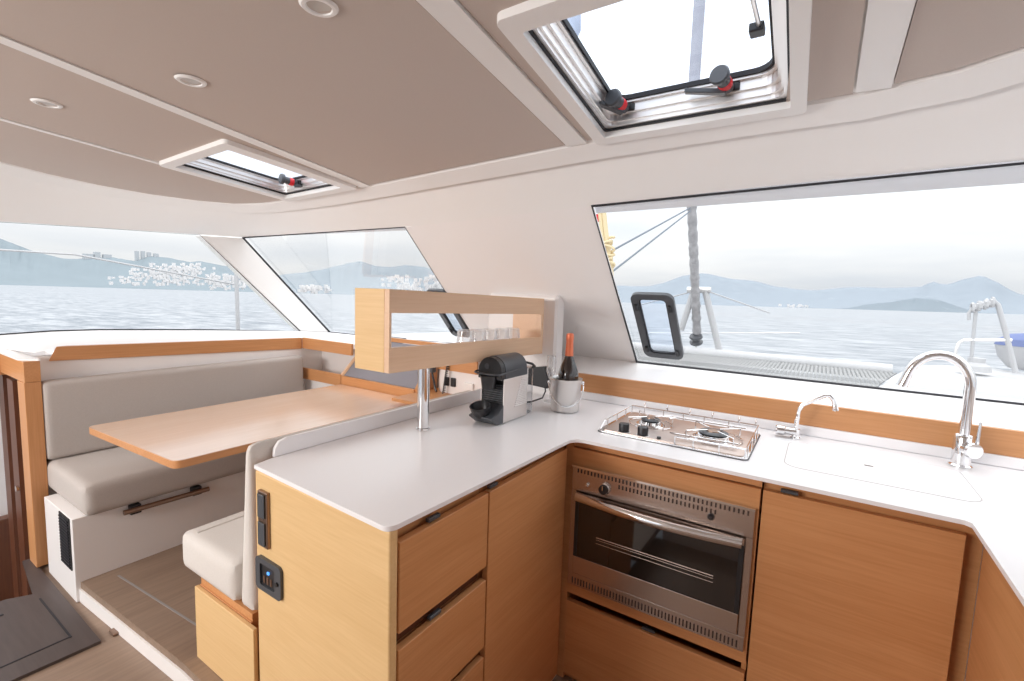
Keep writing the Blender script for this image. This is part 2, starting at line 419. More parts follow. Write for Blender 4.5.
# --- lower walls
def wall(name, bm, mat='white'): return struct(obj(name, bm, mat))
wall('wall_forward', B(-1.13, 1.75, 2.115, 2.15, -.1, 1.01))
bm = B(-3.0, -2.35, 2.10, 2.13, -.1, 1.03); box(bm, -2.97, -2.56, 1.962, 2.10, -.1, .775); wall('wall_dinette', bm)
wall('wall_nav', B(-2.35, -1.13, 2.115, 2.15, -.1, 1.02))
wall('wall_left', B(-3.03, -2.972, .62, 2.1, -.1, 1.035))
bm = B(1.5, 1.56, -1.6, 2.3, -.1, 1.06); box(bm, 1.5, 1.8, -1.6, 1.0, 1.06, 1.08); wall('wall_right', bm)
bm = B(1.72, 1.8, -1.6, -1.3, 1.06, 1.76); box(bm, 1.72, 1.8, 2.0, 2.3, 1.06, 1.76); wall('wall_starboard', bm)
bm = B(-3.6, -3.3, -1.66, -1.6, -.1, 2.1); box(bm, -.85, 1.8, -1.66, -1.6, -.1, 2.1); box(bm, -3.3, -.85, -1.66, -1.6, 1.93, 2.12)
wall('wall_aft', bm)
# white bulkhead block between the chart area and the galley
bm = new(); hexa(bm, [(-1.475, 2.03, .9005), (-1.065, 2.03, .9005), (-1.065, 2.114, .9005), (-1.475, 2.114, .9005)], [(-1.475, 2.03, 1.394), (-1.065, 2.03, 1.394), (-1.065, 2.114, 1.394), (-1.475, 2.114, 1.394)])
wall('trim_4', bm); bpy.data.objects['trim_4'].modifiers.new('b', 'BEVEL').width = .012

# --- floors
wall('floor', slab(new(), [[(-2.60, -1.6), (1.5, -1.6), (1.5, .20), (-.70, .20), (-.70, .672), (-.75, .672), (-.75, 2.03), (-2.97, 2.03), (-2.97, .575), (-2.60, .51)]], lambda x, y: (x, y, ZF-.04), lambda x, y: (x, y, ZF)), 'floor')
wall('floor_galley', B(-.75, 1.5, .20, 2.115, -.09, -.05), 'floor')
bm = B(-.70, 1.5, .192, .20, -.05, .03); box(bm, -.75, -.74, .70, 2.03, -.05, .03); wall('trim_11', bm, 'white')
bm = slab(new(), [[(-2.474, .604), (-1.66, .648), (-1.45, .648), (-.745, .655), (-.745, 1.96), (-2.474, 1.96)]], lambda x, y: (x, y, ZP-.028), lambda x, y: (x, y, ZP)); pf = wall('trim_platform', bm, 'floor'); pf.name = 'floor_platform'
wall('trim_5', slab(new(), [[(-2.474, .598), (-1.66, .642), (-1.45, .642), (-.745, .650), (-.745, .70), (-2.474, .66)]], lambda x, y: (x, y, ZF+.0005), lambda x, y: (x, y, ZP-.0285)), 'white')
bm = hexa(new(), [(-2.40, .705, ZP), (-1.66, .765, ZP), (-1.66, .773, ZP), (-2.40, .713, ZP)], [(-2.40, .705, ZP+.001), (-1.66, .765, ZP+.001), (-1.66, .773, ZP+.001), (-2.40, .713, ZP+.001)])
wall('trim_6', bm, 'greyseam')
# stairwell down to the hull, to the left
wall('floor_stairwell', B(-4.2, -2.72, -1.6, 1.6, -.75, -.70), 'floor_dark')
bm = B(-4.2, -4.1, -1.6, 1.8, -.7, 1.0); box(bm, -4.1, -3.03, .9, .95, -.7, .93)
wall('wall_hull', bm)

# dark boarding hatch in the sole
hx = [onz(100.8, 641, ZF+.01), Vector((-3.02, .572, 0)), Vector((-3.02, .540, 0)), Vector((-2.66, .50, 0)), Vector((-2.70, .43, 0)), Vector((-2.80, -.5, 0)), Vector((-2.16, -.5, 0))]
hatch = thing('floor_hatch', 'dark grey-brown floor board beside the stairwell, below the wooden post', 'floor board', (-2.5, .3, ZF))
hxp = [(p.x, p.y) for p in hx]
obj('board', slab(new(), [hxp], lambda x, y: (x, y, ZF+.001), lambda x, y: (x, y, ZF+.012)), 'floor_dark', hatch)
bm = new()
box(bm, -2.60, -2.22, .505, .511, ZF+.012, ZF+.0135); box(bm, -2.228, -2.222, -.5, .505, ZF+.012, ZF+.0135)
obj('seam', bm, 'rubber', hatch)
bm = B(-2.64, -2.632, -.5, .40, ZF+.012, ZF+.0145); box(bm, -2.585, -2.577, -.5, .40, ZF+.012, ZF+.0145)
obj('grip_strip', bm, 'rubber', hatch)
tag(obj('floor_clip', soft(B(-2.16, -2.115, .60, .628, ZF+.0005, ZF+.012), .005), 'bronze'), 'small brown clip on the floor against the white riser', 'clip')

# ================================================================== GALLEY JOINERY
XF = -.725      # face of the peninsula fronts
YF = 1.53       # face of the oven run
# peninsula: drawer unit
t = thing('drawer_cabinet', 'oak drawer cabinet at the near end of the peninsula', 'cabinet', (-1.0, .86, -.048))
obj('carcass', B(-1.29, XF-.034, .705, 1.031, ZP+.001, .886), 'oak_y', t)
obj('end_panel', hexa(new(), [(-1.284, .6915, .072), (-.727, .674, .072), (-.727, .6985, .072), (-1.284, .7040, .072)], [(-1.284, .6915, .887), (-.727, .674, .887), (-.727, .6985, .887), (-1.284, .7040, .887)]), 'pale_oak', t, bevel=.012, seg=4)  # pale_oak: same oak, warm light put into its colour
for z in (.605, .366): obj('gap_shade', B(XF-.0335, XF-.031, .708, 1.028, z-.01, z+.045), 'dark_oak', t)  # dark strips paint in the shade of the drawer gaps
for z0, z1 in ((.640, .852), (.398, .600), (-.01, .368)):
    d = obj('drawer', B(XF-.020, XF, .7005, 1.028, z0, z1), 'oak_y', t, bevel=.002)
    yy = .80 if z1 > .8 else .81
    obj('catch', soft(B(XF-.0205, XF-.008, yy, yy+.042, z1+.002, z1+.012), .002, 1), 'greyplastic', d)
sw = thing('switch_panel', 'slim dark double switch on the end of the peninsula', 'switch', (-1.229, .68, .685))
obj('housing', B(-1.252, -1.206, .6795, .6910, .683, .842), 'bronze', sw, bevel=.003)
obj('rocker', B(-1.247, -1.214, .6755, .6795, .768, .835), 'greyplastic', sw, bevel=.002)
obj('rocker', B(-1.247, -1.214, .6755, .6795, .690, .755), 'greyplastic', sw, bevel=.002)
sp = thing('power_socket', 'black rounded panel with a blue light on the peninsula end', 'control panel', (-1.208, .68, .56))
obj('bezel', slab(new(), [rrect(-1.268, -1.146, .556, .650, .014), rrect(-1.246, -1.176, .572, .634, .006)], lambda x, z: (x, .6790, z), lambda x, z: (x, .6898, z)), 'greyplastic', sp, bevel=.002)
obj('screen', B(-1.246, -1.176, .684, .6895, .572, .634), 'black', sp)
obj('indicator_light', B(-1.214, -1.206, .681, .684, .610, .617), 'led', sp)
obj('knob', cyl(new(), (-1.161, .679, .603), .006, -.005, (0, 1, 0), 12), 'black', sp)
bm = new()
for i in range(3): box(bm, -1.234+.016*i, -1.226+.016*i, .682, .684, .58, .60)
obj('rocker_row', bm, 'bronze', sp)
# peninsula: tall door unit
t = thing('door_cabinet', 'oak cabinet with one tall door between drawers and oven', 'cabinet', (-1.0, 1.3, -.048))
obj('carcass', B(-1.29, XF-.034, 1.033, 2.02, ZP+.001, .886), 'oak_y', t)
d = obj('door', B(XF-.020, XF, 1.034, 1.508, -.02, .852), 'oak_y', t, bevel=.002)
obj('catch', soft(B(XF-.0205, XF-.008, 1.045, 1.085, .854, .864), .002, 1), 'greyplastic', d)
# oven housing
t = thing('oven_cabinet', 'oak housing around the built-in oven with a drawer below', 'cabinet', (-.41, 1.8, -.048))
bm = B(-.742, -.712, YF+.004, YF+.022, -.048, .886); box(bm, -.712, -.108, YF+.012, YF+.035, .8565, .886); box(bm, -.735, -.72, YF+.022, 2.09, -.048, .886)
box(bm, -.72, -.105, 2.07, 2.09, -.048, .886); box(bm, -.72, -.108, YF+.022, 2.05, -.048, -.02); box(bm, -.72, -.122, YF+.060, 2.05, .275, .30)
box(bm, -.122, -.108, YF+.022, 2.07, -.048, .886)
obj('carcass', bm, 'oak_x', t)
bm = slab(new(), [[(-.712, .303), (-.109, .303), (-.109, .853), (-.712, .853)], [(-.700, .345), (-.122, .345), (-.122, .788), (-.700, .788)]], lambda x, z: (x, YF, z), lambda x, z: (x, YF+.02, z))
obj('face_frame', bm, 'oak_x', t)
d = obj('drawer', B(-.712, -.109, YF, YF+.02, -.02, .270), 'oak_x', t, bevel=.002)
obj('catch', soft(B(-.700, -.655, YF+.040, YF+.050, .275, .30), .003, 1), 'greyplastic', d)
obj('catch', soft(B(-.43, -.385, YF+.006, YF+.020, .272, .280), .002, 1), 'greyplastic', d)
# sink cabinet
t = thing('sink_cabinet', 'oak cabinet with a wide door below the covered sink', 'cabinet', (.12, 1.8, -.048))
obj('carcass', B(-.104, .372, YF+.030, 2.09, -.048, .886), 'oak_x', t)
d = obj('door', B(-.103, .335, YF, YF+.02, -.02, .853), 'oak_x', t, bevel=.002)
obj('catch', soft(B(-.06, -.015, YF+.006, YF+.020, .855, .865), .002, 1), 'greyplastic', d)
# return cabinet on the right
t = thing('side_cabinet', 'oak cabinet on the right of the galley, seen edge-on at the frame', 'cabinet', (.65, 1., -.048))
obj('carcass', B(.382, .95, .40, YF-.005, -.048, .886), 'oak_y', t)
obj('door', B(.360, .380, 1.02, 1.505, -.02, .853), 'oak_y', t, bevel=.002)
obj('door', B(.360, .380, .45, 1.016, -.02, .853), 'oak_y', t, bevel=.002)

# worktop
wt = thing('worktop', 'white U-shaped galley worktop with a low raised edge', 'worktop', (-.2, 1.7, .888))
def rc(cx, cy, r, a0, a1, n=6): return [(cx+r*math.cos(math.radians(a0+(a1-a0)*i/n)), cy+r*math.sin(math.radians(a0+(a1-a0)*i/n))) for i in range(n+1)]
poly = [(-1.288, .692)] + rc(-.747, .692, .025, -90, 0) + rc(-.652, 1.450, .045, 180, 90) + rc(.325, 1.490, .010, 90, 0, 2)[:0] + [(.322, 1.500), (.333, 1.490), (.333, .40), (.98, .40), (.98, 2.10), (-1.302, 2.10), (-1.302, .757)]
holeS = rrect(-.062, .389, 1.655, 1.965, .045)
bm = slab(new(), [poly], lambda x, y: (x, y, .888), lambda x, y: (x, y, .900))
obj('slab', bm, 'top', wt, bevel=.0035)
bm = new()
pts = [(.757, .9), (.760, .925), (.775, .944), (.80, .950), (2.028, .950), (2.028, .9)]
slab(bm, [pts], lambda y, z: (-1.300, y, z), lambda y, z: (-1.312, y, z))
obj('upstand', bm, 'top', wt, bevel=.003)
obj('upstand', B(-1.06, 1.02, 2.085, 2.10, .9005, .937), 'top', wt, bevel=.004)
sc_ = thing('sink_cover', 'white flush lid over the sink, set into the worktop', 'lid', (.16, 1.81, .9))
obj('lid', slab(new(), [holeS], lambda x, y: (x, y, .9002), lambda x, y: (x, y, .9012)), 'top', sc_)
hs2 = rrect(-.0650, .392, 1.652, 1.968, .048)
obj('seam', slab(new(), [hs2, holeS], lambda x, y: (x, y, .9002), lambda x, y: (x, y, .9007)), 'ring', sc_)
obj('finger_hole', slab(new(), [rrect(.146, .170, 1.815, 1.823, .0038)], lambda x, y: (x, y, .9013), lambda x, y: (x, y, .9016)), 'darkslot', sc_)
tag(obj('wood_strip', B(-.985, 1.45, 2.094, 2.112, .937, 1.021), 'oak_x', bevel=.002), 'long oak strip along the wall behind hob and taps', 'trim strip')

# ================================================================== OVEN
ov = thing('oven', 'stainless steel built-in oven with black glass door', 'oven', (-.41, 1.75, .343))
OX0, OX1 = -.706, -.117
bm = B(OX0+.012, OX1-.012, YF+.004, 2.0, .350, .783); obj('housing', bm, 'ovensteel', ov)
f = obj('control_fascia', B(OX0, OX1, YF-.012, YF-.001, .704, .792), 'ovensteel', ov, bevel=.0015)
bm = new()
for i in range(44):
    x = OX0+.020+i*.01275
    box(bm, x, x+.005, YF-.0128, YF-.0118, .770, .784)
    if 11 < i < 37: box(bm, x, x+.005, YF-.0128, YF-.0118, .748, .762)
obj('vent_slots', bm, 'darkslot', f)
obj('trim_lip', B(OX0, OX1, YF-.020, YF-.008, .790, .796), 'chrome', ov)
k = obj('control_knob', lathe(new(), [(0, 0), (.017, 0), (.017, -.008), (.015, -.020), (0, -.021)], (-.581, YF-.0125, .737), (0, 1, 0)), 'black', ov, smooth=True)
obj('knob_bezel', lathe(new(), [(.017, -.001), (.0205, -.001), (.0205, -.007), (.017, -.009)], (-.581, YF-.012, .737), (0, 1, 0)), 'chrome', k, smooth=True)
obj('knob_marker', B(-.5825, -.5795, YF-.036, YF-.033, .737, .753), 'chrome', k)
obj('ignition_button', lathe(new(), [(0, 0), (.007, 0), (.007, -.004), (.004, -.006), (.004, -.012), (0, -.012)], (-.646, YF-.0125, .735), (0, 1, 0)), 'chrome', ov, smooth=True)
b_ = obj('ignition_button', lathe(new(), [(0, 0), (.010, 0), (.010, -.006), (.006, -.013), (0, -.014)], (-.236, YF-.0125, .738), (0, 1, 0)), 'black', ov, smooth=True)
f = obj('lower_fascia', B(OX0, OX1, YF-.012, YF-.001, .345, .392), 'ovensteel', ov, bevel=.0015)
bm = new()
for i in range(50):
    x = OX0+.018+i*.0112; box(bm, x, x+.0045, YF-.0128, YF-.0118, .353, .376)
obj('vent_slots', bm, 'darkslot', f)
bm = B(OX0, OX0+.018, YF-.012, YF-.001, .392, .704); obj('side_trim', bm, 'ovensteel', ov); bm = B(OX1-.018, OX1, YF-.012, YF-.001, .392, .704)
obj('side_trim', bm, 'ovensteel', ov)
d = obj('door', B(OX0+.021, OX1-.021, YF-.020, YF-.004, .397, .4625), 'ovensteel', ov, bevel=.002)
obj('door_frame', slab(new(), [[(OX0+.021, .4628), (OX1-.021, .4628), (OX1-.021, .6795), (OX0+.021, .6795)], [(OX0+.034, .4629), (OX1-.034, .4629), (OX1-.034, .676), (OX0+.034, .676)]], lambda x, z: (x, YF-.020, z), lambda x, z: (x, YF-.004, z)), 'black', d)
obj('top_rail', B(OX0+.021, OX1-.021, YF-.022, YF-.004, .680, .7005), 'ovensteel', d)
obj('door_glass', B(OX0+.034, OX1-.034, YF-.0185, YF-.014, .4630, .676), 'ovenglass', d)
bm = new()
for z in (.556, .548, .535): tube(bm, [(-.60, YF-.0193, z), (-.215, YF-.0193, z)], .0011 if z < .55 else .002, 6)
obj('rack', bm, 'ovensteel', d)
def handle_pts():
    out = []
    for i in range(17):
        s = i/16; x = OX0+.026+(OX1-OX0-.052)*s; out.append((x, YF-.030-.028*math.sin(PI*s), .688))
    return out
bm = new(); hp = handle_pts()
lo = [];
for i, p in enumerate(hp):
    pass
V = []
for (x, y, z) in hp:
    ring = [bm.verts.new((x, y+.012*math.cos(a), z+.0155*math.sin(a))) for a in [2*PI*k/10 for k in range(10)]]
    V.append(ring)
for A, C in zip(V, V[1:]):
    for k in range(10): bm.faces.new((A[k], A[(k+1) % 10], C[(k+1) % 10], C[k]))
bm.faces.new(V[0]); bm.faces.new(V[-1][::-1])
obj('handle', bm, 'chrome', d, smooth=True)

# ================================================================== HOB
hb = thing('gas_hob', 'stainless two-burner gas hob with guard rail', 'hob', (-.41, 1.80, .9))
HX0, HX1, HY0, HY1 = -.662, -.160, 1.622, 1.986
bm = slab(new(), [rrect(HX0, HX1, HY0, HY1, .018)], lambda x, y: (x, y, .9004), lambda x, y: (x, y, .906))
obj('rim', bm, 'chrome', hb, bevel=.002)
obj('tray', slab(new(), [rrect(HX0+.014, HX1-.014, HY0+.014, HY1-.014, .012)], lambda x, y: (x, y, .9062), lambda x, y: (x, y, .9085)), 'traysteel', hb)
obj('seal', slab(new(), [rrect(HX0-.003, HX1+.003, HY0-.004, HY1+.003, .020)], lambda x, y: (x, y, .9001), lambda x, y: (x, y, .9018)), 'greyplastic', hb)
for (x, y) in ((-.573, 1.655), (-.503, 1.655)):
    kk = obj('control_knob', lathe(new(), [(0, .0085), (.021, .0085), (.020, .011), (.0155, .012), (.0185, .013), (.0190, .034), (.0172, .039), (0, .040)], (x, y, .9002)), 'black', hb, smooth=True)
    obj('knob_plate', lathe(new(), [(.017, .0086), (.024, .0086), (.023, .0105), (.017, .0105)], (x, y, .9002)), 'satin', kk, smooth=True)
obj('ignition_button', cyl(new(), (-.445, 1.655, .9087), .007, .006), 'black', hb)
for (x, y, r) in ((-.524, 1.815, .036), (-.291, 1.785, .050)):
    bu = obj('burner', lathe(new(), [(0, .0087), (r+.020, .0087), (r+.018, .012), (r+.004, .013), (r+.002, .024), (r-.004, .027), (0, .027)], (x, y, .9)), 'chrome', hb, smooth=True)
    obj('burner_cap', lathe(new(), [(r-.002, .0275), (r, .030), (r-.006, .034), (r*.55, .035), (r*.5, .032), (0, .032)], (x, y, .9)), 'greyplastic', bu, smooth=True)
    obj('burner_crown', lathe(new(), [(0, .0325), (r*.48, .0325), (r*.45, .037), (0, .038)], (x, y, .9)), 'bronze', bu, smooth=True)
    bm = new()
    for a in range(4):
        an = PI/4+a*PI/2; c, s = math.cos(an), math.sin(an)
        tube(bm, [(x+c*(r+.058), y+s*(r+.058), .909), (x+c*(r+.058), y+s*(r+.058), .940), (x+c*(r*.5), y+s*(r*.5), .940)], .0022, 6)
    tube(bm, [(x+(r+.045)*math.cos(2*PI*k/24), y+(r+.045)*math.sin(2*PI*k/24), .9135) for k in range(24)], .002, 6, closed=True)
    obj('pan_support', bm, 'chrome', hb, smooth=True)
bm = new(); e = .008; zr = .934
loop = [(HX0+e, HY0+.05, zr), (HX0+e, HY1-e, zr), (HX1-e, HY1-e, zr), (HX1-e, HY0+e, zr), (-.385, HY0+e, zr)]
tube(bm, loop, .0026, 7)
tube(bm, [(HX0+e, HY0+.05, zr), (HX0+e, HY0+e, .909)], .0026, 7)
for x in (-.385, -.325, -.245, HX1-e): tube(bm, [(x, HY0+e, .906), (x, HY0+e, zr)], .0026, 6)
for x in (HX0+e, -.60, -.52, -.44, -.36, -.27, HX1-e): tube(bm, [(x, HY1-e, .906), (x, HY1-e, zr)], .0022, 6)
for y in (1.70, 1.80, 1.90): tube(bm, [(HX1-e, y, .906), (HX1-e, y, zr)], .0022, 6); tube(bm, [(HX0+e, y, .906), (HX0+e, y, zr)], .0022, 6)
obj('guard_rail', bm, 'chrome', hb, smooth=True)
for x in (-.598, -.505, -.415, -.33, -.235, -.178):
    obj('pan_clamp', tube(new(), [(x, HY1-e, zr), (x, HY1-e, .956), (x+.004, HY1-.035, .950)], .0028, 7), 'chrome', hb, smooth=True)
obj('grate_bar', tube(new(), [(-.46, 1.84, .938), (-.44, 1.87, .940), (-.20, 1.885, .938)], .003, 7), 'chrome', hb, smooth=True)
obj('grate_bar', tube(new(), [(-.42, 1.70, .922), (-.20, 1.715, .922)], .0035, 7), 'chrome', hb, smooth=True)

# ================================================================== TAPS
t = thing('kitchen_tap', 'tall chrome swan-neck mixer tap on the right of the sink', 'tap', (.405, 2.02, .9))
c = Vector((.405, 2.02, .9))
obj('base', lathe(new(), [(0, .0003), (.031, .0003), (.031, .004), (.026, .008), (0, .008)], c), 'chrome', t, smooth=True)
obj('body', lathe(new(), [(0, .008), (.0245, .008), (.0245, .092), (.021, .100), (.0155, .103), (0, .103)], c), 'chrome', t, smooth=True)
sp0 = [c+Vector((0, 0, .10)), c+Vector((0, 0, .16)), c+Vector((0, 0, .235))]
ac = c+Vector((-.078, 0, .252)); arcp = arc(ac, .078, 0, 165, 14, (1, 0, 0), (0, 0, 1.22))
obj('spout', tube(new(), sp0+arcp[0:]+[arcp[-1]+Vector((-.008, 0, -.028))], .0150, 14), 'chrome', t, smooth=True)
obj('aerator', tube(new(), [arcp[-1]+Vector((-.006, 0, -.022)), arcp[-1]+Vector((-.012, 0, -.042))], .0162, 14), 'chrome', t, smooth=True)
h = obj('lever_hub', lathe(new(), [(0, 0), (.019, 0), (.021, .020), (.025, .026), (.023, .034), (0, .036)], c+Vector((.006, -.014, .062)), (.42, -.9, 0)), 'chrome', t, smooth=True)
obj('lever', tube(new(), [c+Vector((.028, -.022, .080)), c+Vector((.030, -.020, .150))], [.005, .0035], 8), 'chrome', h, smooth=True)
t = thing('folding_tap', 'small chrome folding tap at the left of the sink lid', 'tap', (-.05, 2.02, .9))
c = Vector((-.048, 2.02, .9))
obj('base', lathe(new(), [(0, .0003), (.017, .0003), (.017, .004), (.013, .007), (.013, .035), (0, .037)], c), 'chrome', t, smooth=True)
obj('turn_knob', lathe(new(), [(0, -.012), (.014, -.012), (.014, .022), (.018, .026), (.018, .050), (.014, .054), (0, .054)], c+Vector((-.012, -.004, .024)), (-1, -.18, 0)), 'chrome', t, smooth=True)
obj('spout', tube(new(), [c+Vector((0, 0, .035)), c+Vector((0, 0, .065)), c+Vector((.004, 0, .105)), c+Vector((.014, 0, .127)), c+Vector((.055, 0, .157)), c+Vector((.078, 0, .172)), c+Vector((.092, 0, .174)), c+Vector((.105, 0, .160)), c+Vector((.111, 0, .138))], .0080, 10), 'chrome', t, smooth=True)
obj('nozzle', tube(new(), [c+Vector((.110, 0, .141)), c+Vector((.114, 0, .122))], .0095, 10), 'chrome', t, smooth=True)

# ================================================================== CROCKERY SHELF ON POST
t = thing('shelf_box', 'open oak box shelf raised on a chrome post above the worktop', 'shelf', (-1.17, 1.24, .9))
X0, X1, Y0, Y1 = -1.25, -1.092, 1.002, 1.952
def sz(y, z): return z-.022*(y-Y0)/(Y1-Y0)
def sbox(x0, x1, y0, y1, z0, z1): return hexa(new(), [(x0, y0, sz(y0, z0)), (x1, y0, sz(y0, z0)), (x1, y1, sz(y1, z0)), (x0, y1, sz(y1, z0))], [(x0, y0, sz(y0, z1)), (x1, y0, sz(y0, z1)), (x1, y1, sz(y1, z1)), (x0, y1, sz(y1, z1))])
obj('end_board', sbox(X0, X1-.0225, Y0, Y0+.010, 1.141, 1.398), 'pale_oak', t, bevel=.0015)  # pale_oak: same oak, warm light put into its colour
obj('end_board', sbox(X0, X1-.0225, Y1-.022, Y1, 1.141, 1.396), 'lit_oak_y', t, bevel=.0015)
obj('front_rail', sbox(X1-.022, X1, Y0, Y1, 1.326, 1.398), 'lit_oak_y', t, bevel=.0015)
obj('front_rail', sbox(X1-.022, X1, Y0, Y1, 1.141, 1.219), 'lit_oak_y', t, bevel=.0015)
for n, s in enumerate((0, 1)):
    pass
obj('front_stile', sbox(X1-.022, X1-.0005, Y0+.0005, Y0+.0095, 1.219, 1.326), 'lit_oak_y', t)
obj('front_stile', sbox(X1-.022, X1-.0005, Y1-.0215, Y1-.0005, 1.219, 1.326), 'lit_oak_y', t)
obj('back_rail', sbox(X0, X0+.020, Y0+.022, Y1-.022, 1.141, 1.175), 'lit_oak_y', t)
obj('bottom_board', sbox(X0+.020, X1-.022, Y0+.022, Y1-.022, 1.141, 1.155), 'lit_oak_y', t)
obj('post', cyl(new(), (-1.172, 1.239, .9075), .0215, .2285, seg=32), 'chrome', t, smooth=True)
obj('post_flange', lathe(new(), [(0, .0003), (.025, .0003), (.024, .006), (0, .007)], (-1.172, 1.239, .9)), 'chrome', t, smooth=True)
# drinking glasses upside down in the shelf
gl = None
prof = [(.026, 0), (.0262, .012), (.031, .055), (.034, .074), (.0325, .074), (.0295, .054), (.0245, .006), (0, .005)]
prof = [(.038, 0), (.0365, 0), (.034, .045), (.029, .098), (0, .099), (0, .104), (.029, .104), (.032, .098), (.0365, .045), (.038, 0)]
ys = (1.462, 1.545, 1.63, 1.715, 1.80); names = ('nearest to the open window', 'second from the left end', 'middle one of the row', 'second from the right end', 'last one beside the right end board')
for i, y in enumerate(ys):
    base = Vector((-1.165, y, sz(y, 1.1552)))
    if gl is None:
        g0 = Vector(base); gl = obj('drinking_glass', lathe(new(), prof, base, seg=20), 'ware', smooth=True, origin=g0)
        o = gl
    else:
        o = gl.copy(); COL.objects.link(o); o.location = base
    tag(o, 'clear glass upside down in the box shelf, '+names[i], 'glass', 'upturned glasses in the box shelf')

# ================================================================== COFFEE MACHINE
t = thing('coffee_machine', 'black capsule coffee machine with ribbed steel side panels', 'coffee machine', (-1.04, 1.56, .9))
mx0, mx1 = -1.096, -.985; mc = (mx0+mx1)/2
obj('body', B(mx0+.006, mx1-.006, 1.490, 1.655, .904, 1.10), 'black', t, bevel=.003)
# head: half-round drum along y
def drum(r, y0, y1, zc_, x0=mc):
    out = []
    for i in range(13):
        a = PI*i/12; out.append((x0+r*math.cos(a), zc_+r*math.sin(a)))
    out += [(x0-r, zc_-.03), (x0+r, zc_-.03)]
    return slab(new(), [out], lambda x, z: (x, y0, z), lambda x, z: (x, y1, z))
hd = obj('head', drum(.0555, 1.485, 1.640, 1.101), 'greyplastic', t, smooth=True, bevel=.004)
obj('head_front', drum(.054, 1.458, 1.485, 1.100), 'black', hd, smooth=True, bevel=.006)
obj('coffee_outlet', lathe(new(), [(0, 0), (.024, 0), (.030, .035), (.033, .05), (0, .05)], (mc, 1.452, 1.035)), 'black', hd, smooth=True)
obj('maker_badge', lathe(new(), [(0, 0), (.011, 0), (.011, -.002), (0, -.002)], (mc-.012, 1.457, 1.118), (0, 1, 0)), 'greyplastic', hd)
for sx in (0, 1):
    x = mx1 if sx else mx0+.0055
    bm = B(x-.0055, x, 1.478, 1.648, .902, 1.072)
    p = obj('side_panel', bm, 'satin', t, bevel=.002)
    bm = new()
    for i in range(16):
        z = .955+i*.0073; d_ = .055-.0032*i
        if sx: tube(bm, [(mx1+.0004, 1.648-d_-.04, z), (mx1+.0004, 1.645, z)], .0024, 6)
    if sx: obj('rib', bm, 'satin', p)
bm = new()
for i in range(9):
    z = .975+i*.0085; box(bm, mx0+.008, mx1-.008, 1.482, 1.492, z, z+.004)
obj('front_grille', bm, 'greyplastic', t, bevel=.001)
# lever loop
lp = [(mx1+.006, 1.60, 1.103), (mx1+.006, 1.50, 1.098), (mx1+.004, 1.45, 1.095)] + [Vector((mc+.058*math.cos(a), 1.445-.022*math.sin(a), 1.094)) for a in [PI*i/8 for i in range(9)]] + [(mx0-.004, 1.45, 1.095), (mx0-.006, 1.50, 1.098), (mx0-.006, 1.60, 1.103)]
obj('lever', tube(new(), lp, .0038, 8), 'greyplastic', t, smooth=True)
obj('lever', tube(new(), [(mx1-.02, 1.655, 1.118), (mx1+.004, 1.672, 1.112), (mx1+.006, 1.69, 1.100), (mx1-.01, 1.70, 1.094)], .005, 8), 'black', t, smooth=True)
# drip tray
bm = slab(new(), [[(1.400, .935), (1.402, .930), (1.440, .903), (1.492, .902), (1.492, .975), (1.478, .972), (1.445, .945), (1.425, .940)]], lambda y, z: (mx0+.004, y, z), lambda y, z: (mx1-.001, y, z))
dt = obj('drip_base', bm, 'greyplastic', t, bevel=.002)
bm = lathe(new(), [(0, 0), (.026, .002), (.036, .016), (.042, .046), (.038, .046), (.032, .020), (.022, .008), (0, .006)], (mc-.010, 1.430, .930), (0, -.28, 1))
obj('cup_support', bm, 'black', dt, smooth=True)
obj('water_tank', slab(new(), [rrect(mx0+.008, mx1-.004, 1.656, 1.712, .02)], lambda x, y: (x, y, .906), lambda x, y: (x, y, 1.092)), 'clear', t)
obj('tank_lid', slab(new(), [rrect(mx0+.006, mx1-.002, 1.655, 1.714, .02)], lambda x, y: (x, y, 1.0925), lambda x, y: (x, y, 1.099)), 'clear', t)
# power adapter + cord
pa_ = thing('power_adapter', 'black angular power adapter on the wall behind the coffee machine', 'adapter', (-1.15, 2.09, .95))
bm = slab(new(), [[(-1.19, 1.035), (-1.105, 1.05), (-1.078, 1.00), (-1.080, .945), (-1.19, .952)]], lambda x, z: (x, 1.990, z), lambda x, z: (x, 2.0295, z))
obj('housing', bm, 'black', pa_, bevel=.004)
obj('cord', tube(new(), [(-1.09, 1.988, .955), (-1.082, 1.98, .935), (-1.075, 1.94, .910), (-1.085, 1.86, .9055), (-1.11, 1.78, .9055), (-1.125, 1.73, .9055), (-1.112, 1.70, .915)], .0035, 8), 'black', pa_, smooth=True)

# ================================================================== ICE BUCKET, BOTTLE, FLUTES
bc = Vector((-.903, 1.832, .9002))
t = thing('ice_bucket', 'stainless steel ice bucket with hanging handle', 'bucket', bc)
obj('pail', lathe(new(), [(0, 0), (.056, 0), (.060, .003), (.061, .010), (.0665, .128), (.070, .134), (.0715, .141), (.069, .142), (.0645, .136), (.0635, .125), (.058, .012), (0, .010)], bc, seg=40), 'steel', t, smooth=True)
side = Vector((CR.x, CR.y, 0)).normalized(); fr = Vector((-side.y, side.x, 0))*-1
hp = []
for i in range(17):
    a = PI*i/16; hp.append(bc+Vector((0, 0, .122))+side*.0745*math.cos(a)+fr*(.012+.058*math.sin(a))*1.0+Vector((0, 0, -.092*math.sin(a)))-fr*.012*0)
hp = [p if 0 < i < 16 else p-fr*.012 for i, p in enumerate(hp)]
obj('handle', tube(new(), hp, .0028, 8), 'chrome', t, smooth=True)
for s in (-1, 1): obj('lug', lathe(new(), [(0, 0), (.006, 0), (.0075, .006), (.0075, .012), (0, .014)], bc+Vector((0, 0, .122))+side*.066*s, side*s), 'chrome', t, smooth=True)
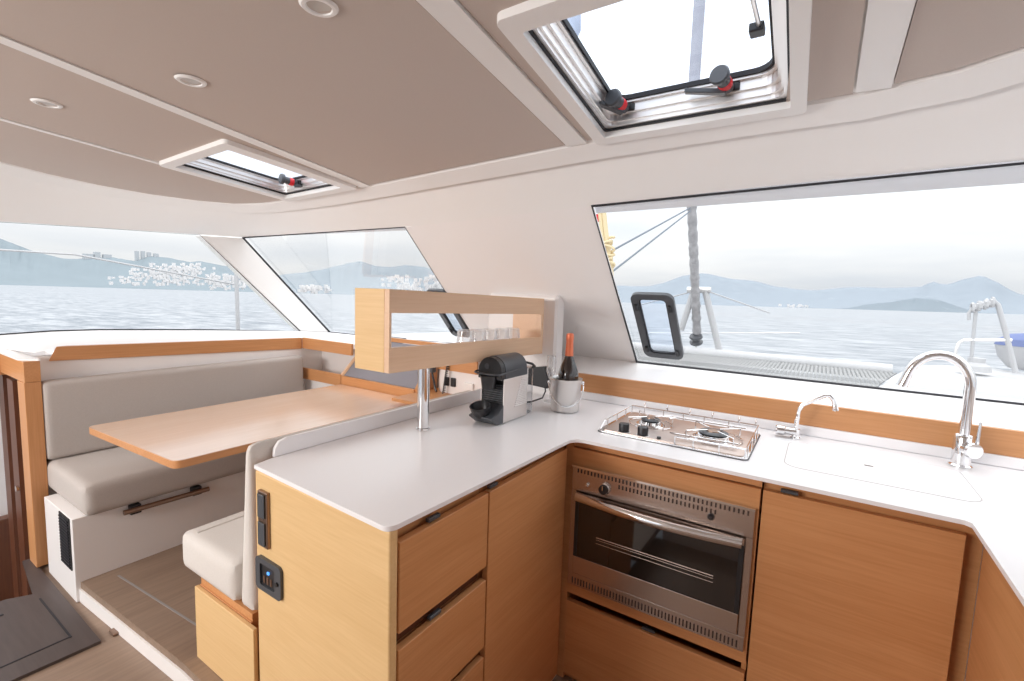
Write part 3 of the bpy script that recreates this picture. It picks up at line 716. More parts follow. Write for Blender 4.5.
bb = Vector((-.896, 1.838, .9125))
t = thing('champagne_bottle', 'dark champagne bottle with copper foil neck standing in the bucket', 'bottle', bb)
obj('bottle_body', lathe(new(), [(0, 0), (.036, 0), (.041, .004), (.044, .010), (.044, .140), (.0415, .157), (.034, .182), (.024, .206), (.0175, .225), (.0155, .245), (0, .246)], bb), 'bottle', t, smooth=True)
obj('foil', lathe(new(), [(.0180, .226), (.0168, .250), (.0150, .29), (.0165, .296), (.0165, .312), (.0145, .320), (.008, .323), (0, .3235)], bb), 'foil', t, smooth=True)
fl = [(0, 0), (.030, 0), (.029, .0025), (.006, .006), (.0032, .012), (.003, .095), (.010, .108), (.021, .140), (.0225, .185), (.0205, .215), (.0195, .215), (.0213, .185), (.0198, .141), (.009, .110), (0, .106)]
f0 = obj('champagne_flute', lathe(new(), fl, (-1.035, 1.94, .9003), seg=24), 'ware', smooth=True)
tag(f0, 'clear champagne flute behind the bucket, the left of the two', 'glass', 'champagne flutes')
f1 = f0.copy(); COL.objects.link(f1); f1.location = Vector((-.975, 1.985, .9003)); f1['label'] = 'clear champagne flute behind the bucket, the right of the two'

# ================================================================== ISLAND SEAT
t = thing('island_seat', 'short upholstered seat on an oak box against the peninsula end', 'bench', (-1.5, 1.3, ZP))
obj('seat_box', B(-1.655, -1.338, .700, 1.86, ZP+.0005, .405), 'oak_y', t, bevel=.003)
obj('end_panel', B(-1.655, -1.300, .686, .699, ZP+.0005, .405), 'pale_oak', t, bevel=.002)  # pale_oak: same oak, warm light put into its colour
obj('seat_rail', B(-1.650, -1.338, .705, 1.86, .4055, .428), 'oak_y', t)
def pillow(bm, x0, x1, y0, y1, z0, z1, r): return soft(box(bm, x0, x1, y0, y1, z0, z1), r, 4)
s = obj('seat_cushion', pillow(new(), -1.765, -1.412, .690, 1.74, .4285, .560, .038), 'fabric_lit', t, smooth=True)
pp = [(-1.735, .690, .545), (-1.66, .6905, .548), (-1.42, .6905, .548)]
obj('piping', tube(new(), [(-1.700, .72, .5605), (-1.700, 1.2, .5605), (-1.700, 1.70, .5605)], .003, 6), 'fabric_lit', s, smooth=True)
bm = pillow(new(), -1.411, -1.325, .700, 1.74, .4285, .945, .035)
for v in bm.verts:
    v.co.x += (v.co.z-.4285)*.12*(-1.325-v.co.x)/.086
obj('back_cushion', bm, 'fabric_lit', t, smooth=True)

# ================================================================== LEFT BENCH
t = thing('settee', 'long beige upholstered settee along the left window', 'sofa', (-2.7, 1.25, ZF))
lk = obj('locker', slab(new(), [[(-2.83, ZF+.002), (-2.466, ZF+.002), (-2.466, .428), (-2.97+.14, .428)]], lambda x, z: (x, .588, z), lambda x, z: (x, 1.925, z)), 'white', t, bevel=.003)
gr = obj('vent_grille', B(-2.612, -2.488, .5835, .5875, .205, .425), 'black', lk)
bm = new()
for i in range(16): box(bm, -2.605, -2.495, .5800, .5834, .212+i*.0130, .219+i*.0130)
obj('vent_louvres', bm, 'rubber', gr)
h = obj('grab_bar', tube(new(), [(-2.432, .748, .406), (-2.432, 1.085, .400)], .011, 10), 'bronze', t, smooth=True)
for y in (.811, 1.054):
    bk = obj('bar_bracket', soft(B(-2.4655, -2.434, y-.020-.018, y+.020-.018, .384, .424), .004, 2), 'black', h)
obj('seat_cushion', pillow(new(), -2.968, -2.425, .6185, 1.922, .4285, .566, .040), 'fabric', t, smooth=True)
obj('back_cushion', pillow(new(), -2.970, -2.882, .6185, 1.90, .5665, .930, .028), 'fabric', t, smooth=True)

# oak strips round the dinette
bm = hexa(new(), [(-2.985, .70, 1.012), (-2.963, .66, 1.014), (-2.963, 1.936, .969), (-2.985, 1.936, .969)], [(-2.985, .73, 1.079), (-2.963, .69, 1.079), (-2.963, 1.936, 1.044), (-2.985, 1.936, 1.044)])
tag(obj('wood_strip', bm, 'oak_y', bevel=.002), 'oak strip capping the wall above the settee back', 'trim strip')
tag(obj('wood_strip', B(-2.962, -2.452, 1.938, 1.956, .972, 1.046), 'oak_x', bevel=.002), 'upper short oak strip in the corner beyond the table', 'trim strip')
tag(obj('wood_strip', B(-2.962, -2.548, 1.932, 1.950, .765, .840), 'oak_x', bevel=.002), 'lower short oak strip of the corner shelf beyond the table', 'trim strip')
# post and lintel
t = thing('wooden_post', 'tall oak post with a lintel at the left end of the settee', 'post', (-2.95, .61, ZF))
obj('post_shaft', B(-3.000, -2.893, .562, .618, ZF+.013, .934), 'oak_z', t, bevel=.002)
obj('lintel', B(-3.30, -2.893, .564, .618, .9345, 1.028), 'oak_x', t, bevel=.002)
obj('lintel', B(-3.34, -3.302, -1.2, .602, .92, 1.028), 'oak_y', t)
obj('cap', slab(new(), [[(-3.345, -1.2), (-3.295, -1.2), (-3.295, .559), (-2.95, .559), (-2.882, .610), (-2.882, .618), (-3.345, .618)]], lambda x, y: (x, y, 1.0285), lambda x, y: (x, y, 1.036)), 'trimwhite', t)
t = thing('door_frame', 'dark reddish wooden door frame in the stairwell behind the post', 'door frame', (-3.2, .72, -.7))
obj('jamb', B(-3.20, -3.10, .565, .617, -.699, .918), 'dark_oak', t)
obj('jamb', B(-3.52, -3.42, .590, .65, -.699, .918), 'dark_oak', t)
obj('lock_plate', cyl(new(), (-3.12, .554, .40), .014, .010, (0, 1, 0), 14), 'chrome', t)
tag(obj('stair_panel', B(-4.09, -4.02, -1.2, .89, -.699, -.06), 'dark_oak'), 'brown wooden panel low in the stairwell behind the post', 'panel')

# ================================================================== TABLE
t = thing('dining_table', 'glossy oak saloon table with rounded corners in front of the settee', 'table', (-2.17, 1.3, ZP))
poly = rc(-1.855, .738, .030, -90, 0, 4) + [(-1.825, 1.926), (-2.538, 1.926)] + rc(-2.515, .705, .030, 180, 270, 4)
obj('table_top', slab(new(), [poly], lambda x, y: (x, y, .7800), lambda x, y: (x, y, .7815)), 'table', t)
cxx, cyy = -2.18, 1.31
obj('edge_band', slab(new(), [[(cxx+(x-cxx)*1.005, cyy+(y-cyy)*1.003) for x, y in poly]], lambda x, y: (x, y, .753), lambda x, y: (x, y, .7798)), 'oak_y', t, bevel=.001)
obj('pedestal', cyl(new(), (-2.15, 1.62, ZP+.0005), .04, .590, seg=28), 'alu', t, smooth=True)
obj('pedestal_foot', lathe(new(), [(0, 0), (.11, 0), (.10, .012), (.045, .018), (0, .018)], (-2.15, 1.62, ZP+.0005)), 'alu', t, smooth=True)

# ================================================================== CHART CONSOLE
t = thing('chart_console', 'sloping grey instrument console with oak edges at the table end', 'console', (-2.22, 2.0, ZP))
A0, A1, A2, A3 = Vector((-2.543, 1.951, .835)), Vector((-1.905, 1.951, .835)), Vector((-1.88, 2.09, 1.065)), Vector((-2.44, 2.09, 1.065))
nn = Vector((0, .02, -.012))
obj('sloping_panel', hexa(new(), [A0, A1, A2, A3], [p+nn for p in (A0, A1, A2, A3)]), 'greypanel', t)
obj('front_strip', B(-2.543, -1.902, 1.932, 1.950, .748, .834), 'oak_x', t, bevel=.002)
def cheek(x0, x1, xt0, xt1): return hexa(new(), [(x0, 1.940, .755), (x1, 1.940, .755), (x1, 2.095, .755), (x0, 2.095, .755)], [(x0, 1.940, .842), (x1, 1.940, .842), (xt1, 2.095, 1.085), (xt0, 2.095, 1.085)])
obj('cheek', cheek(-2.557, -2.544, -2.457, -2.444), 'lit_oak_y', t)
obj('cheek', cheek(-1.901, -1.885, -1.876, -1.860), 'oak_z', t)
obj('top_ledge', B(-2.44, -1.70, 2.092, 2.112, 1.066, 1.090), 'oak_x', t)
obj('console_base', B(-2.455, -1.905, 1.952, 2.09, ZP+.0005, .745), 'white', t)
tag(obj('instrument_case', soft(B(-2.42, -2.23, 2.12, 2.20, 1.052, 1.085), .01), 'black'), 'flat black instrument case on the sill behind the console', 'instrument')
# chart-area deck, socket plate, switch, handset
tag(obj('wood_deck', B(-1.884, -1.324, 1.75, 2.114, .806, .822), 'oak_x'), 'oak shelf between console and worktop', 'shelf')
tag(obj('nav_locker', B(-1.810, -1.3245, 1.90, 2.09, ZP+.0005, .805), 'white'), 'white locker under the oak shelf behind the worktop', 'locker')
tag(obj('wood_strip', B(-1.80, -1.525, 2.016, 2.0295, .955, 1.037), 'oak_x', bevel=.002), 'orange oak strip on the wall beneath the box shelf', 'trim strip')
bm = slab(new(), [rrect(-1.80, -1.478, .8225, .953, .02)], lambda x, z: (x, 2.030, z), lambda x, z: (x, 2.050, z))
sk = tag(obj('socket_plate', bm, 'white', bevel=.003), 'white wall plate behind the post, carrying sockets and switch', 'wall plate')
for x0 in (-1.755, -1.708): 
    s_ = obj('socket', soft(B(x0, x0+.031, 2.018, 2.0295, .866, .916), .004), 'black', sk)
s_ = obj('switch', soft(B(-1.612, -1.548, 2.015, 2.0295, .853, .902), .005), 'trimwhite', sk)
cd = []
for i in range(170):
    a = i*2*PI/9; z = 1.01-.185*i/169; q = i/169
    cd.append((-1.713-.03*q+.007*math.cos(a), 2.003+.007*math.sin(a), z))
hs = thing('radio_handset', 'black radio handset with a coiled cord hanging beneath the box shelf', 'handset', (-1.79, 2.07, .80))
obj('coiled_cord', tube(new(), cd, .0026, 5), 'black', hs, smooth=True)
obj('handset', soft(B(-1.838, -1.802, 1.975, 2.010, .935, 1.035), .01), 'greyplastic', hs, smooth=True)
obj('cable', tube(new(), [(-1.82, 1.99, .935), (-1.81, 1.995, .89), (-1.805, 2.0, .85), (-1.79, 1.995, .829)], .006, 8), 'black', hs, smooth=True)

# ================================================================== ROOF HATCHES
def hatch(name, label, op, trim, inset, h, handles, extra=None, tr=.03):
    x0, x1, y0, y1 = op; cx, cy = (x0+x1)/2, (y0+y1)/2; zb = zc(cx, cy)
    t = thing(name, label, 'hatch', (cx, cy, zb))
    sl = lambda x, y: zc(x, y)
    def pt(x, y, dz): x, y = warp(x, y); return (x, y, sl(x, y)+dz)
    def ring(nm, o, i, za, zb_, mat, par=t, r0=.02, r1=.02, **k):
        return obj(nm, slab(new(), [rrect(*o, r0), rrect(*i, r1)], lambda x, y: pt(x, y, za), lambda x, y: pt(x, y, zb_)), mat, par, **k)
    ex = lambda r, d: (r[0]-d, r[1]+d, r[2]-d, r[3]+d)
    ring('trim_frame', trim, ex(op, -.004), -.026, -.0005, 'trimwhite', r0=.02, r1=.008, bevel=.004)
    g = ring('gasket', ex(op, -.0045), ex(op, -.010), -.008, h*.30, 'rubber', r0=.010, r1=.012)
    ring('hatch_frame', ex(op, -.0105), ex(op, -.020), -.002, h*.38, 'alu', r0=.015, r1=.03)
    ring('hatch_frame', ex(op, -.0205), ex(op, -.026), h*.12, h*.62, 'alu', r0=.03, r1=.035)
    ring('hatch_frame', ex(op, -.0265), ex(op, -.034), h*.38, h*.95, 'alu', r0=.035, r1=.04)
    ly = ring('lid_frame', ex(op, -.0345), ex(op, -inset), h*.72, h*.98, 'alu', r0=.04, r1=.045)
    ring('lid_seal', ex(op, -inset-.0003), ex(op, -inset-.006), h*.80, h*.98, 'rubber', r0=.045, r1=.048)
    obj('lid_pane', slab(new(), [rrect(*ex(op, -.020), .045)], lambda x, y: pt(x, y, h), lambda x, y: pt(x, y, h+.008)), 'acrylic', t)
    for hx_, rot in handles:
        yb = y1-inset+.006; p = Vector((hx_, yb, sl(hx_, yb)+h*.70))
        hd_ = obj('hatch_handle', soft(box(new(), hx_-.028, hx_+.028, yb-.004, yb+.020, p.z-.022, p.z-.001), .004), 'black', t)
        A = Vector((-.15, -1, .12)).normalized(); q = p+Vector((0, -.006, -.014))
        obj('handle_barrel', lathe(new(), [(0, 0), (.016, 0), (.017, .045), (.0155, .056), (.024, .062), (.025, .072), (.022, .077), (0, .078)], q, A), 'greyplastic', hd_, smooth=True)
        obj('handle_button', lathe(new(), [(.0175, .016), (.0182, .018), (.0182, .034), (.0175, .036)], q, A), 'red', hd_, smooth=True)
        dv = Vector((math.cos(rot), math.sin(rot), 0)); w = Vector((-dv.y, dv.x, 0))*.013
        a_, b_ = q+A*.010+Vector((0, 0, -.022)), q+A*.012+dv*.105+Vector((0, 0, -.006))
        obj('handle_lever', hexa(new(), [a_-w, a_+w, b_+w*.7, b_-w*.7], [p_+Vector((0, 0, .013)) for p_ in (a_-w, a_+w, b_+w*.7, b_-w*.7)]), 'greyplastic', hd_, bevel=.003)
    if extra:
        obj('stay_arm', tube(new(), [(x1-.055, 1.20, zc(x1, 1.2)+h*.65), (x1-.06, 1.05, zc(x1, 1.05)+h*.72)], .005, 8), 'alu', t, smooth=True)
        obj('stay_bracket', soft(box(new(), x1-.075, x1-.045, 1.19, 1.225, zc(x1, 1.2)+h*.5, zc(x1, 1.2)+h*.78), .004), 'black', t)
    return t
hatch('roof_hatch', 'large square roof hatch with two handles above the galley', BH, (-.667, -.080, .832, 1.508), .043, .070, [(-.548, math.radians(235)), (-.262, math.radians(188))], True)
hatch('roof_hatch', 'smaller roof hatch with one handle above the saloon table', SH, (-2.408, -1.856, .915, 1.507), .042, .050, [(-2.21, math.radians(60))])

# ceiling lamps
for (px, py, lb) in ((191, 77, 'round ceiling light left of the long strip, in the middle of the three'), (47, 100, 'round ceiling light closest to the left window'), (319, 1, 'round ceiling light cut off by the top of the picture')):
    p = onc(px, py); z = p.z-.009
    t = thing('ceiling_light', lb, 'light', (p.x, p.y, z), 'ceiling spotlights')
    obj('bezel', lathe(new(), [(.024, -.001), (.026, -.005), (.034, -.005), (.039, -.0005), (.024, -.0003)], (p.x, p.y, z)), 'chrome' if 0 else 'trimwhite', t, smooth=True)
    obj('lens', lathe(new(), [(0, -.0015), (.0235, -.0015), (.0235, -.0003), (0, -.0003)], (p.x, p.y, z)), 'lens', t)

# ================================================================== PORTLIGHTS IN THE WINDSCREEN
ue = Vector((1, 0, 0)); ve = Vector((0, .88, -1)).normalized(); ne = ue.cross(ve).normalized()
if ne.y > 0: ne = -ne
def portlight(label, org, w, h, open_=0, skew=.14):
    O = Vector(org)
    def P(u, v, n): return O+ue*(u+skew*v)+ve*v+ne*n
    t = thing('opening_portlight', label, 'window', O)
    a = rrect(0, w, 0, h, .035); b = rrect(.032, w-.032, .030, h-.030, .022)
    fr_ = obj('portlight_frame', slab(new(), [a, b], lambda u, v: P(u, v, -.004), lambda u, v: P(u, v, .014)), 'greyplastic', t, bevel=.003)
    obj('seal', slab(new(), [rrect(.0322, w-.0322, .0302, h-.0302, .022), rrect(.037, w-.037, .035, h-.035, .018)], lambda u, v: P(u, v, -.002), lambda u, v: P(u, v, .009)), 'rubber', t)
    for (u, v) in ((.020, .075), (w-.020, .075), (.022, h-.06), (w-.024, h-.05)):
        bm = new(); hexa(bm, [P(u-.008, v-.018, .0145), P(u+.008, v-.018, .0145), P(u+.008, v+.018, .0145), P(u-.008, v+.018, .0145)], [P(u-.006, v-.015, .026), P(u+.006, v-.015, .026), P(u+.006, v+.015, .026), P(u-.006, v+.015, .026)])
        obj('catch', bm, 'black', fr_, bevel=.002)
    obj('pane', slab(new(), [rrect(.030, w-.030, .028, h-.028, .02)], lambda u, v: P(u, v, -.006), lambda u, v: P(u, v, -.003)), 'clear' if 0 else 'acrylic', t)
    return t
portlight('black framed opening portlight at the left end of the galley window', onw(630, 292), .186, .400, skew=.01)
portlight('brown-black portlight in the window behind the box shelf', onw(425.5, 288.5), .150, .375, skew=.03)

# ================================================================== OUTSIDE: FOREDECK
ZD = .80
def deck(pts, z0, z1, name, label, mat='deckwhite'):
    return tag(obj(name, slab(new(), [pts], lambda x, y: (x, y, z0), lambda x, y: (x, y, z1)), mat, bevel=.02), label, 'deck')
M['deckwhite'] = pmat('deck_white', (.50, .50, .51), .5, noise=(4, .02))
deck([(-4.2, 2.75), (1.9, 2.75), (1.9, 3.4), (.36, 3.75), (-2.56, 3.75), (-4.2, 3.4)], ZD-.3, ZD-.02, 'foredeck', 'white foredeck just outside the windscreen')
deck([(.36, 3.76), (.39, 4.42), (.52, 5.1), (.70, 5.83), (.88, 6.35), (1.10, 6.6), (1.5, 6.7), (2.1, 5.8), (2.6, 4.4), (2.7, 3.4), (1.91, 3.41)], ZD-1.6, ZD, 'hull_bow', 'white bow deck at the right, below the rail')
deck([(-2.56, 3.76), (-2.59, 4.42), (-2.72, 5.1), (-2.90, 5.83), (-3.08, 6.35), (-3.30, 6.6), (-3.7, 6.7), (-4.3, 5.8), (-4.8, 4.4), (-4.9, 3.4), (-4.21, 3.41)], ZD-1.6, ZD, 'hull_bow', 'white bow deck at the left, seen through the middle window')
# net
def net_mat():
    mt = pmat('net', (.27, .27, .27), .8); nt = mt.node_tree; b = nt.nodes['Principled BSDF']
    tc = nt.nodes.new('ShaderNodeTexCoord'); sep = nt.nodes.new('ShaderNodeSeparateXYZ'); nt.links.new(tc.outputs['Object'], sep.inputs[0])
    outs = []
    for ax in ('X', 'Y'):
        a = nt.nodes.new('ShaderNodeMath'); a.operation = 'PINGPONG'; a.inputs[1].default_value = .016; nt.links.new(sep.outputs[ax], a.inputs[0])
        c_ = nt.nodes.new('ShaderNodeMath'); c_.operation = 'LESS_THAN'; c_.inputs[1].default_value = .0085; nt.links.new(a.outputs[0], c_.inputs[0]); outs.append(c_)
    mxx = nt.nodes.new('ShaderNodeMath'); mxx.operation = 'MAXIMUM'; nt.links.new(outs[0].outputs[0], mxx.inputs[0]); nt.links.new(outs[1].outputs[0], mxx.inputs[1])
    nt.links.new(mxx.outputs[0], b.inputs['Alpha'])
    return mt
M['net'] = net_mat()
bm = slab(new(), [[(.34, 3.77), (.37, 4.42), (.50, 5.1), (.62, 5.62), (-2.82, 5.62), (-2.70, 5.1), (-2.57, 4.42), (-2.54, 3.77)]], lambda x, y: (x, y, ZD-.03), lambda x, y: (x, y, ZD-.022))
tag(obj('trampoline_net', bm, 'net'), 'grey mesh trampoline net stretched between the bows', 'net')
bm = new(); lathe(bm, [(0, 0), (.075, 0), (.075, 3.40), (0, 3.40)], (-2.81, 5.72, ZD-.03), (1, 0, 0), 20)
tag(obj('crossbeam', bm, 'deckwhite', smooth=True), 'white round crossbeam at the front of the net', 'beam')
bm = new(); lathe(bm, [(0, 0), (.06, 0), (.05, 1.82), (0, 1.82)], (-1.14, 3.8, ZD-.11), (0, 1, 0), 16)
tag(obj('bowsprit', bm, 'deckwhite', smooth=True), 'white pole running forward under the middle of the net', 'pole')
# forestay with furled sail
fb, ft = ony(697, 333, 5.9), ony(691.5, 200, 5.2)
top = fb+(ft-fb)*1.5
t = thing('furled_headsail', 'furled white headsail on its forestay beyond the galley window', 'sail', fb)
def furl():
    bm = new(); n = 60; rings = []
    for i in range(n+1):
        q = i/n; p = fb.lerp(top, q); r = .048+.004*math.sin(q*90)+.003*math.sin(q*171)
        rings.append((p, r))
    tube(bm, [p for p, r in rings], [r for p, r in rings], 12); return bm
M['sail'] = pmat('sailcloth', (.42, .41, .42), .85, noise=(22, .45), bump=(30, .6))
obj('sail_roll', furl(), 'sail', t, smooth=True)
obj('furler_drum', lathe(new(), [(0, 0), (.07, 0), (.075, .02), (.04, .03), (.04, .07), (.075, .08), (.07, .10), (0, .10)], fb-Vector((0, 0, .12)), (ft-fb)), 'greyplastic', t, smooth=True)
obj('tack_strop', tube(new(), [fb-Vector((0, 0, .12)), fb+Vector((0, .05, -.30))], .015, 8), 'alu', t)
YS = 5.74
a, b = ony(692, 290, YS), ony(706, 290, YS)
t = thing('striker_frame', 'white A-shaped strut frame around the foot of the forestay', 'frame', ony(700, 352, YS))
for (p, q) in (((693.5, 292), (681, 330)), ((705.5, 292), (719.5, 351)), ):
    obj('strut', tube(new(), [ony(*p, YS), ony(*q, YS)], .035, 10), 'deckwhite', t, smooth=True)
obj('crosspiece', tube(new(), [a-Vector((.05, 0, 0)), b+Vector((.05, 0, 0))], .035, 10), 'alu', t, smooth=True)
obj('stay_wire', tube(new(), [ony(707, 291, YS), ony(770, 313, YS)], .008, 6), 'deckwhite', t)
obj('stay_wire', tube(new(), [ony(691, 292, YS), ony(640, 305, YS)], .008, 6), 'deckwhite', t)
tag(obj('lifeline', tube(new(), [ony(640, 333, 6.1), ony(800, 333, 6.1)], .005, 6), 'alu'), 'thin wire stretched level above the crossbeam', 'wire')
# halyards at the window's left edge
t = thing('coiled_rope', 'cream halyard ropes with a knot at the left edge of the galley window', 'rope', ony(608, 300, 2.75))
for k, (x0, x1) in enumerate(((600, 607), (604, 611))):
    obj('rope_fall', tube(new(), [ony(x0, 212, 2.75), ony(x0+3, 240, 2.75), ony(x1, 262, 2.75), ony(x1+1, 290, 2.75), ony(x1+4, 322, 2.75)], .014, 8), 'rope', t, smooth=True)
kn = []
for i in range(90):
    a = i*2*PI/15; q = i/89; base = ony(607.5, 238+32*q, 2.74); kn.append(base+Vector((.035*math.cos(a)*(1+.3*math.sin(i*.7)), .02*math.sin(a), .012*math.sin(a*1.3))))
obj('rope_knot', tube(new(), kn, .008, 6), 'rope', t, smooth=True)
obj('red_flag', tube(new(), [ony(596, 215, 2.75), ony(597, 222, 2.75)], .018, 8), 'red', t)
tag(obj('sheet_line', tube(new(), [ony(606, 254, 2.76), ony(690, 208, 5.12)], .006, 6), 'bluerope'), 'upper slate line running up to the furled sail', 'line')
tag(obj('sheet_line', tube(new(), [ony(608, 275, 2.76), ony(690.3, 211, 5.05)], .006, 6), 'bluerope'), 'lower slate line running up to the furled sail', 'line')
# bow rail
YP = 5.9
def pr(x, y, Y=YP): return ony(x, y, Y)
t = thing('bow_rail', 'white and steel bow rail on the right bow beyond the tap', 'rail', pr(990, 372))
obj('rail_loop', tube(new(), [pr(954.5, 362), pr(956, 350), pr(959, 343), pr(964, 340), pr(1012, 340)], .014, 8), 'alu', t, smooth=True)
obj('thin_post', tube(new(), [pr(971, 366), pr(973, 340), pr(976, 309)], .014, 8), 'deckwhite', t, smooth=True)
obj('thick_post', tube(new(), [pr(1015.5, 372), pr(1005, 330), pr(998, 305), pr(994, 301), pr(985, 303), pr(976, 306)], .02, 10), 'deckwhite', t, smooth=True)
wr = []
for i in range(100):
    q = i/99; base = pr(972+22*q, 308-6*q); a = i*2*PI/9; wr.append(base+Vector((0, .03*math.cos(a), .03*math.sin(a)+.012*math.sin(i*.9))))
obj('wrapped_rope', tube(new(), wr, .012, 5), 'deckwhite', t, smooth=True)
obj('hanging_rope', tube(new(), [pr(973, 308), pr(969, 313), pr(969, 320)], .015, 6), 'deckwhite', t, smooth=True)
obj('deck_fitting', lathe(new(), [(0, 0), (.11, 0), (.10, .05), (.06, .08), (.06, .12), (0, .13)], pr(975, 371)), 'deckwhite', t, smooth=True)
c = ony(1027, 353, 6.6); c.z = max(c.z, 1.03)
t = thing('dinghy_fender', 'round fender with navy cap and white body beside the bow rail', 'fender', c+Vector((0, 0, -.3)))
obj('fender_body', lathe(new(), [(0, -.22), (.12, -.20), (.20, -.10), (.23, 0.02), (0, .02)], c), 'deckwhite', t, smooth=True)
obj('fender_cap', lathe(new(), [(.235, .0205), (.21, .08), (.13, .13), (0, .15)], c), 'blue', t, smooth=True)
# stanchion & wire through the side window
tag(obj('stanchion', tube(new(), [onx(236, 268, -4.5), onx(239, 360, -4.5)], .018, 8), 'deckwhite'), 'thin white stanchion seen through the side window', 'stanchion')
tag(obj('guard_wire', tube(new(), [onx(-5, 249.5, -4.6), onx(75, 254.5, -4.6), onx(238, 285, -4.6)], .008, 6), 'deckwhite'), 'thin guard wire crossing the side window to the stanchion', 'wire')
# mast over the big hatch, with a winch-like block
M['mastgrey'] = pmat('mast_paint', (.38, .38, .42), .5); mp_ = onz(697, 40, 2.6)
t = thing('mast', 'pale mast rising from the cabin roof, seen through the large hatch', 'mast', (mp_.x, mp_.y, 2.05))
obj('mast_tube', lathe(new(), [(0, 0), (.026, 0), (.026, 9), (0, 9)], (mp_.x, mp_.y, 2.05), seg=20), 'mastgrey', t, smooth=True)
obj('mast_collar', lathe(new(), [(.027, 0), (.05, 0), (.05, .04), (.027, .05)], (mp_.x, mp_.y, 3.05)), 'deckwhite', t, smooth=True)
p = onz(566, 33, 2.7)
tag(obj('folded_cover', lathe(new(), [(0, -.12), (.035, -.10), (.06, -.03), (.065, .04), (.04, .10), (0, .12)], p, (.3, .2, 1), 14), pmat('cover', (.45, .50, .60), .8), smooth=True), 'blue-grey bundled cover seen through the left of the large hatch', 'cover')

# ================================================================== SEA, HILLS, TOWN
NS = Vector((-.011, .009, 1.)).normalized(); HS = 2.6
def sea(x, y): return 1.4-HS-(NS.x*x+NS.y*y)/NS.z
def sea_mat():
    mt = pmat('sea_water', (.27, .31, .35), .30, spec=.5); nt = mt.node_tree; b = nt.nodes['Principled BSDF']
    tc = nt.nodes.new('ShaderNodeTexCoord'); bp0 = None; prev = None
    for sc_, st, ds in ((.06, .9, 1.2), (.5, .8, .35), (2.5, .8, .10)):
        n = nt.nodes.new('ShaderNodeTexNoise'); n.inputs['Scale'].default_value = sc_; n.inputs['Detail'].default_value = 3
        nt.links.new(tc.outputs['Object'], n.inputs['Vector'])
        bp = nt.nodes.new('ShaderNodeBump'); bp.inputs['Strength'].default_value = st; bp.inputs['Distance'].default_value = ds
        nt.links.new(n.outputs['Fac'], bp.inputs['Height'])
        if prev: nt.links.new(prev.outputs[0], bp.inputs['Normal'])
        prev = bp
    nt.links.new(prev.outputs[0], b.inputs['Normal'])
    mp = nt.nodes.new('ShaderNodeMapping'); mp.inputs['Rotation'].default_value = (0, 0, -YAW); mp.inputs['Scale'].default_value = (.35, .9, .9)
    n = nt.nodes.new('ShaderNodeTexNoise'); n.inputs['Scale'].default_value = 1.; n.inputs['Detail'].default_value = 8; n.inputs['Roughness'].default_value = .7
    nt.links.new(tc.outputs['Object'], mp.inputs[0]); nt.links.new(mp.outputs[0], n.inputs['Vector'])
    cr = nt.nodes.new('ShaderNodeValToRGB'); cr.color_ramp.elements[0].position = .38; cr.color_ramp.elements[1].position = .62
    cr.color_ramp.elements[0].color = (.08, .105, .14, 1); cr.color_ramp.elements[1].color = (.38, .395, .42, 1)  # ripple highlights and shaded troughs painted into the base colour
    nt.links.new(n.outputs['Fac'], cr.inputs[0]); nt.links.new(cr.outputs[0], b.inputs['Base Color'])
    return mt
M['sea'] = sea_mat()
bm = new(); rr = [3, 8, 20, 50, 150, 500, 1500, 4000, 9000, 15000]; seg = 64; prev = None
cv = bm.verts.new((0, 0, sea(0, 0)))
for r in rr:
    cur = [bm.verts.new((r*math.cos(2*PI*k/seg), r*math.sin(2*PI*k/seg), sea(r*math.cos(2*PI*k/seg), r*math.sin(2*PI*k/seg)))) for k in range(seg)]
    for k in range(seg):
        if prev is None: bm.faces.new((cv, cur[k], cur[(k+1) % seg]))
        else: bm.faces.new((prev[k], cur[k], cur[(k+1) % seg], prev[(k+1) % seg]))
    prev = cur
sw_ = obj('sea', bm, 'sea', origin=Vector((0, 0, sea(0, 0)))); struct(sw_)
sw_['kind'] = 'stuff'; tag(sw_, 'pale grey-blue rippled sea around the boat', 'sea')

def hill(name, label, outline, D, col, depth=900, rough=.05, seed=1):
    """ridge whose skyline follows the outline; broad flanks run down to the shore"""
    rnd = random.Random(seed)
    def sky(px):
        for (a, ya), (b, yb) in zip(outline, outline[1:]):
            if a <= px <= b: return ya+(yb-ya)*(px-a)/(b-a)
        return outline[-1][1]
    n = 90; x0, x1 = outline[0][0], outline[-1][0]
    bm = new(); rows = []
    cols = []
    for i in range(n+1):
        px = x0+(x1-x0)*i/n; py = sky(px)+rnd.uniform(-.25, .25)
        d = ray(px, py); hd_ = Vector((d.x, d.y, 0)); L = hd_.length; u = hd_/L
        top = CAM+d*(D/L); zs = sea(top.x, top.y); Hh = max(top.z-zs, 1)
        col_ = []
        for k, (dd, hh) in enumerate(((-.75, -.02), (-.62, .10), (-.45, .32), (-.28, .55), (-.12, .84), (0, 1.), (.2, .8), (.6, .2), (.8, -.02))):
            q = u*(D+dd*depth); z = sea(q.x, q.y)+Hh*hh*(D+min(dd, 0)*depth)/D*(1+(0 if hh in (1., -.02) else rnd.uniform(-rough, rough)))
            col_.append(bm.verts.new((q.x, q.y, z)))
        cols.append(col_)
    for A, C in zip(cols, cols[1:]):
        for k in range(len(A)-1): bm.faces.new((A[k], A[k+1], C[k+1], C[k]))
    mt = pmat(name+'_mat', col, .95, spec=.1, noise=(.012, .10))  # distance haze is put into the hill's base colour
    return tag(obj(name, bm, mt, smooth=True), label, 'hill', 'hills across the water')
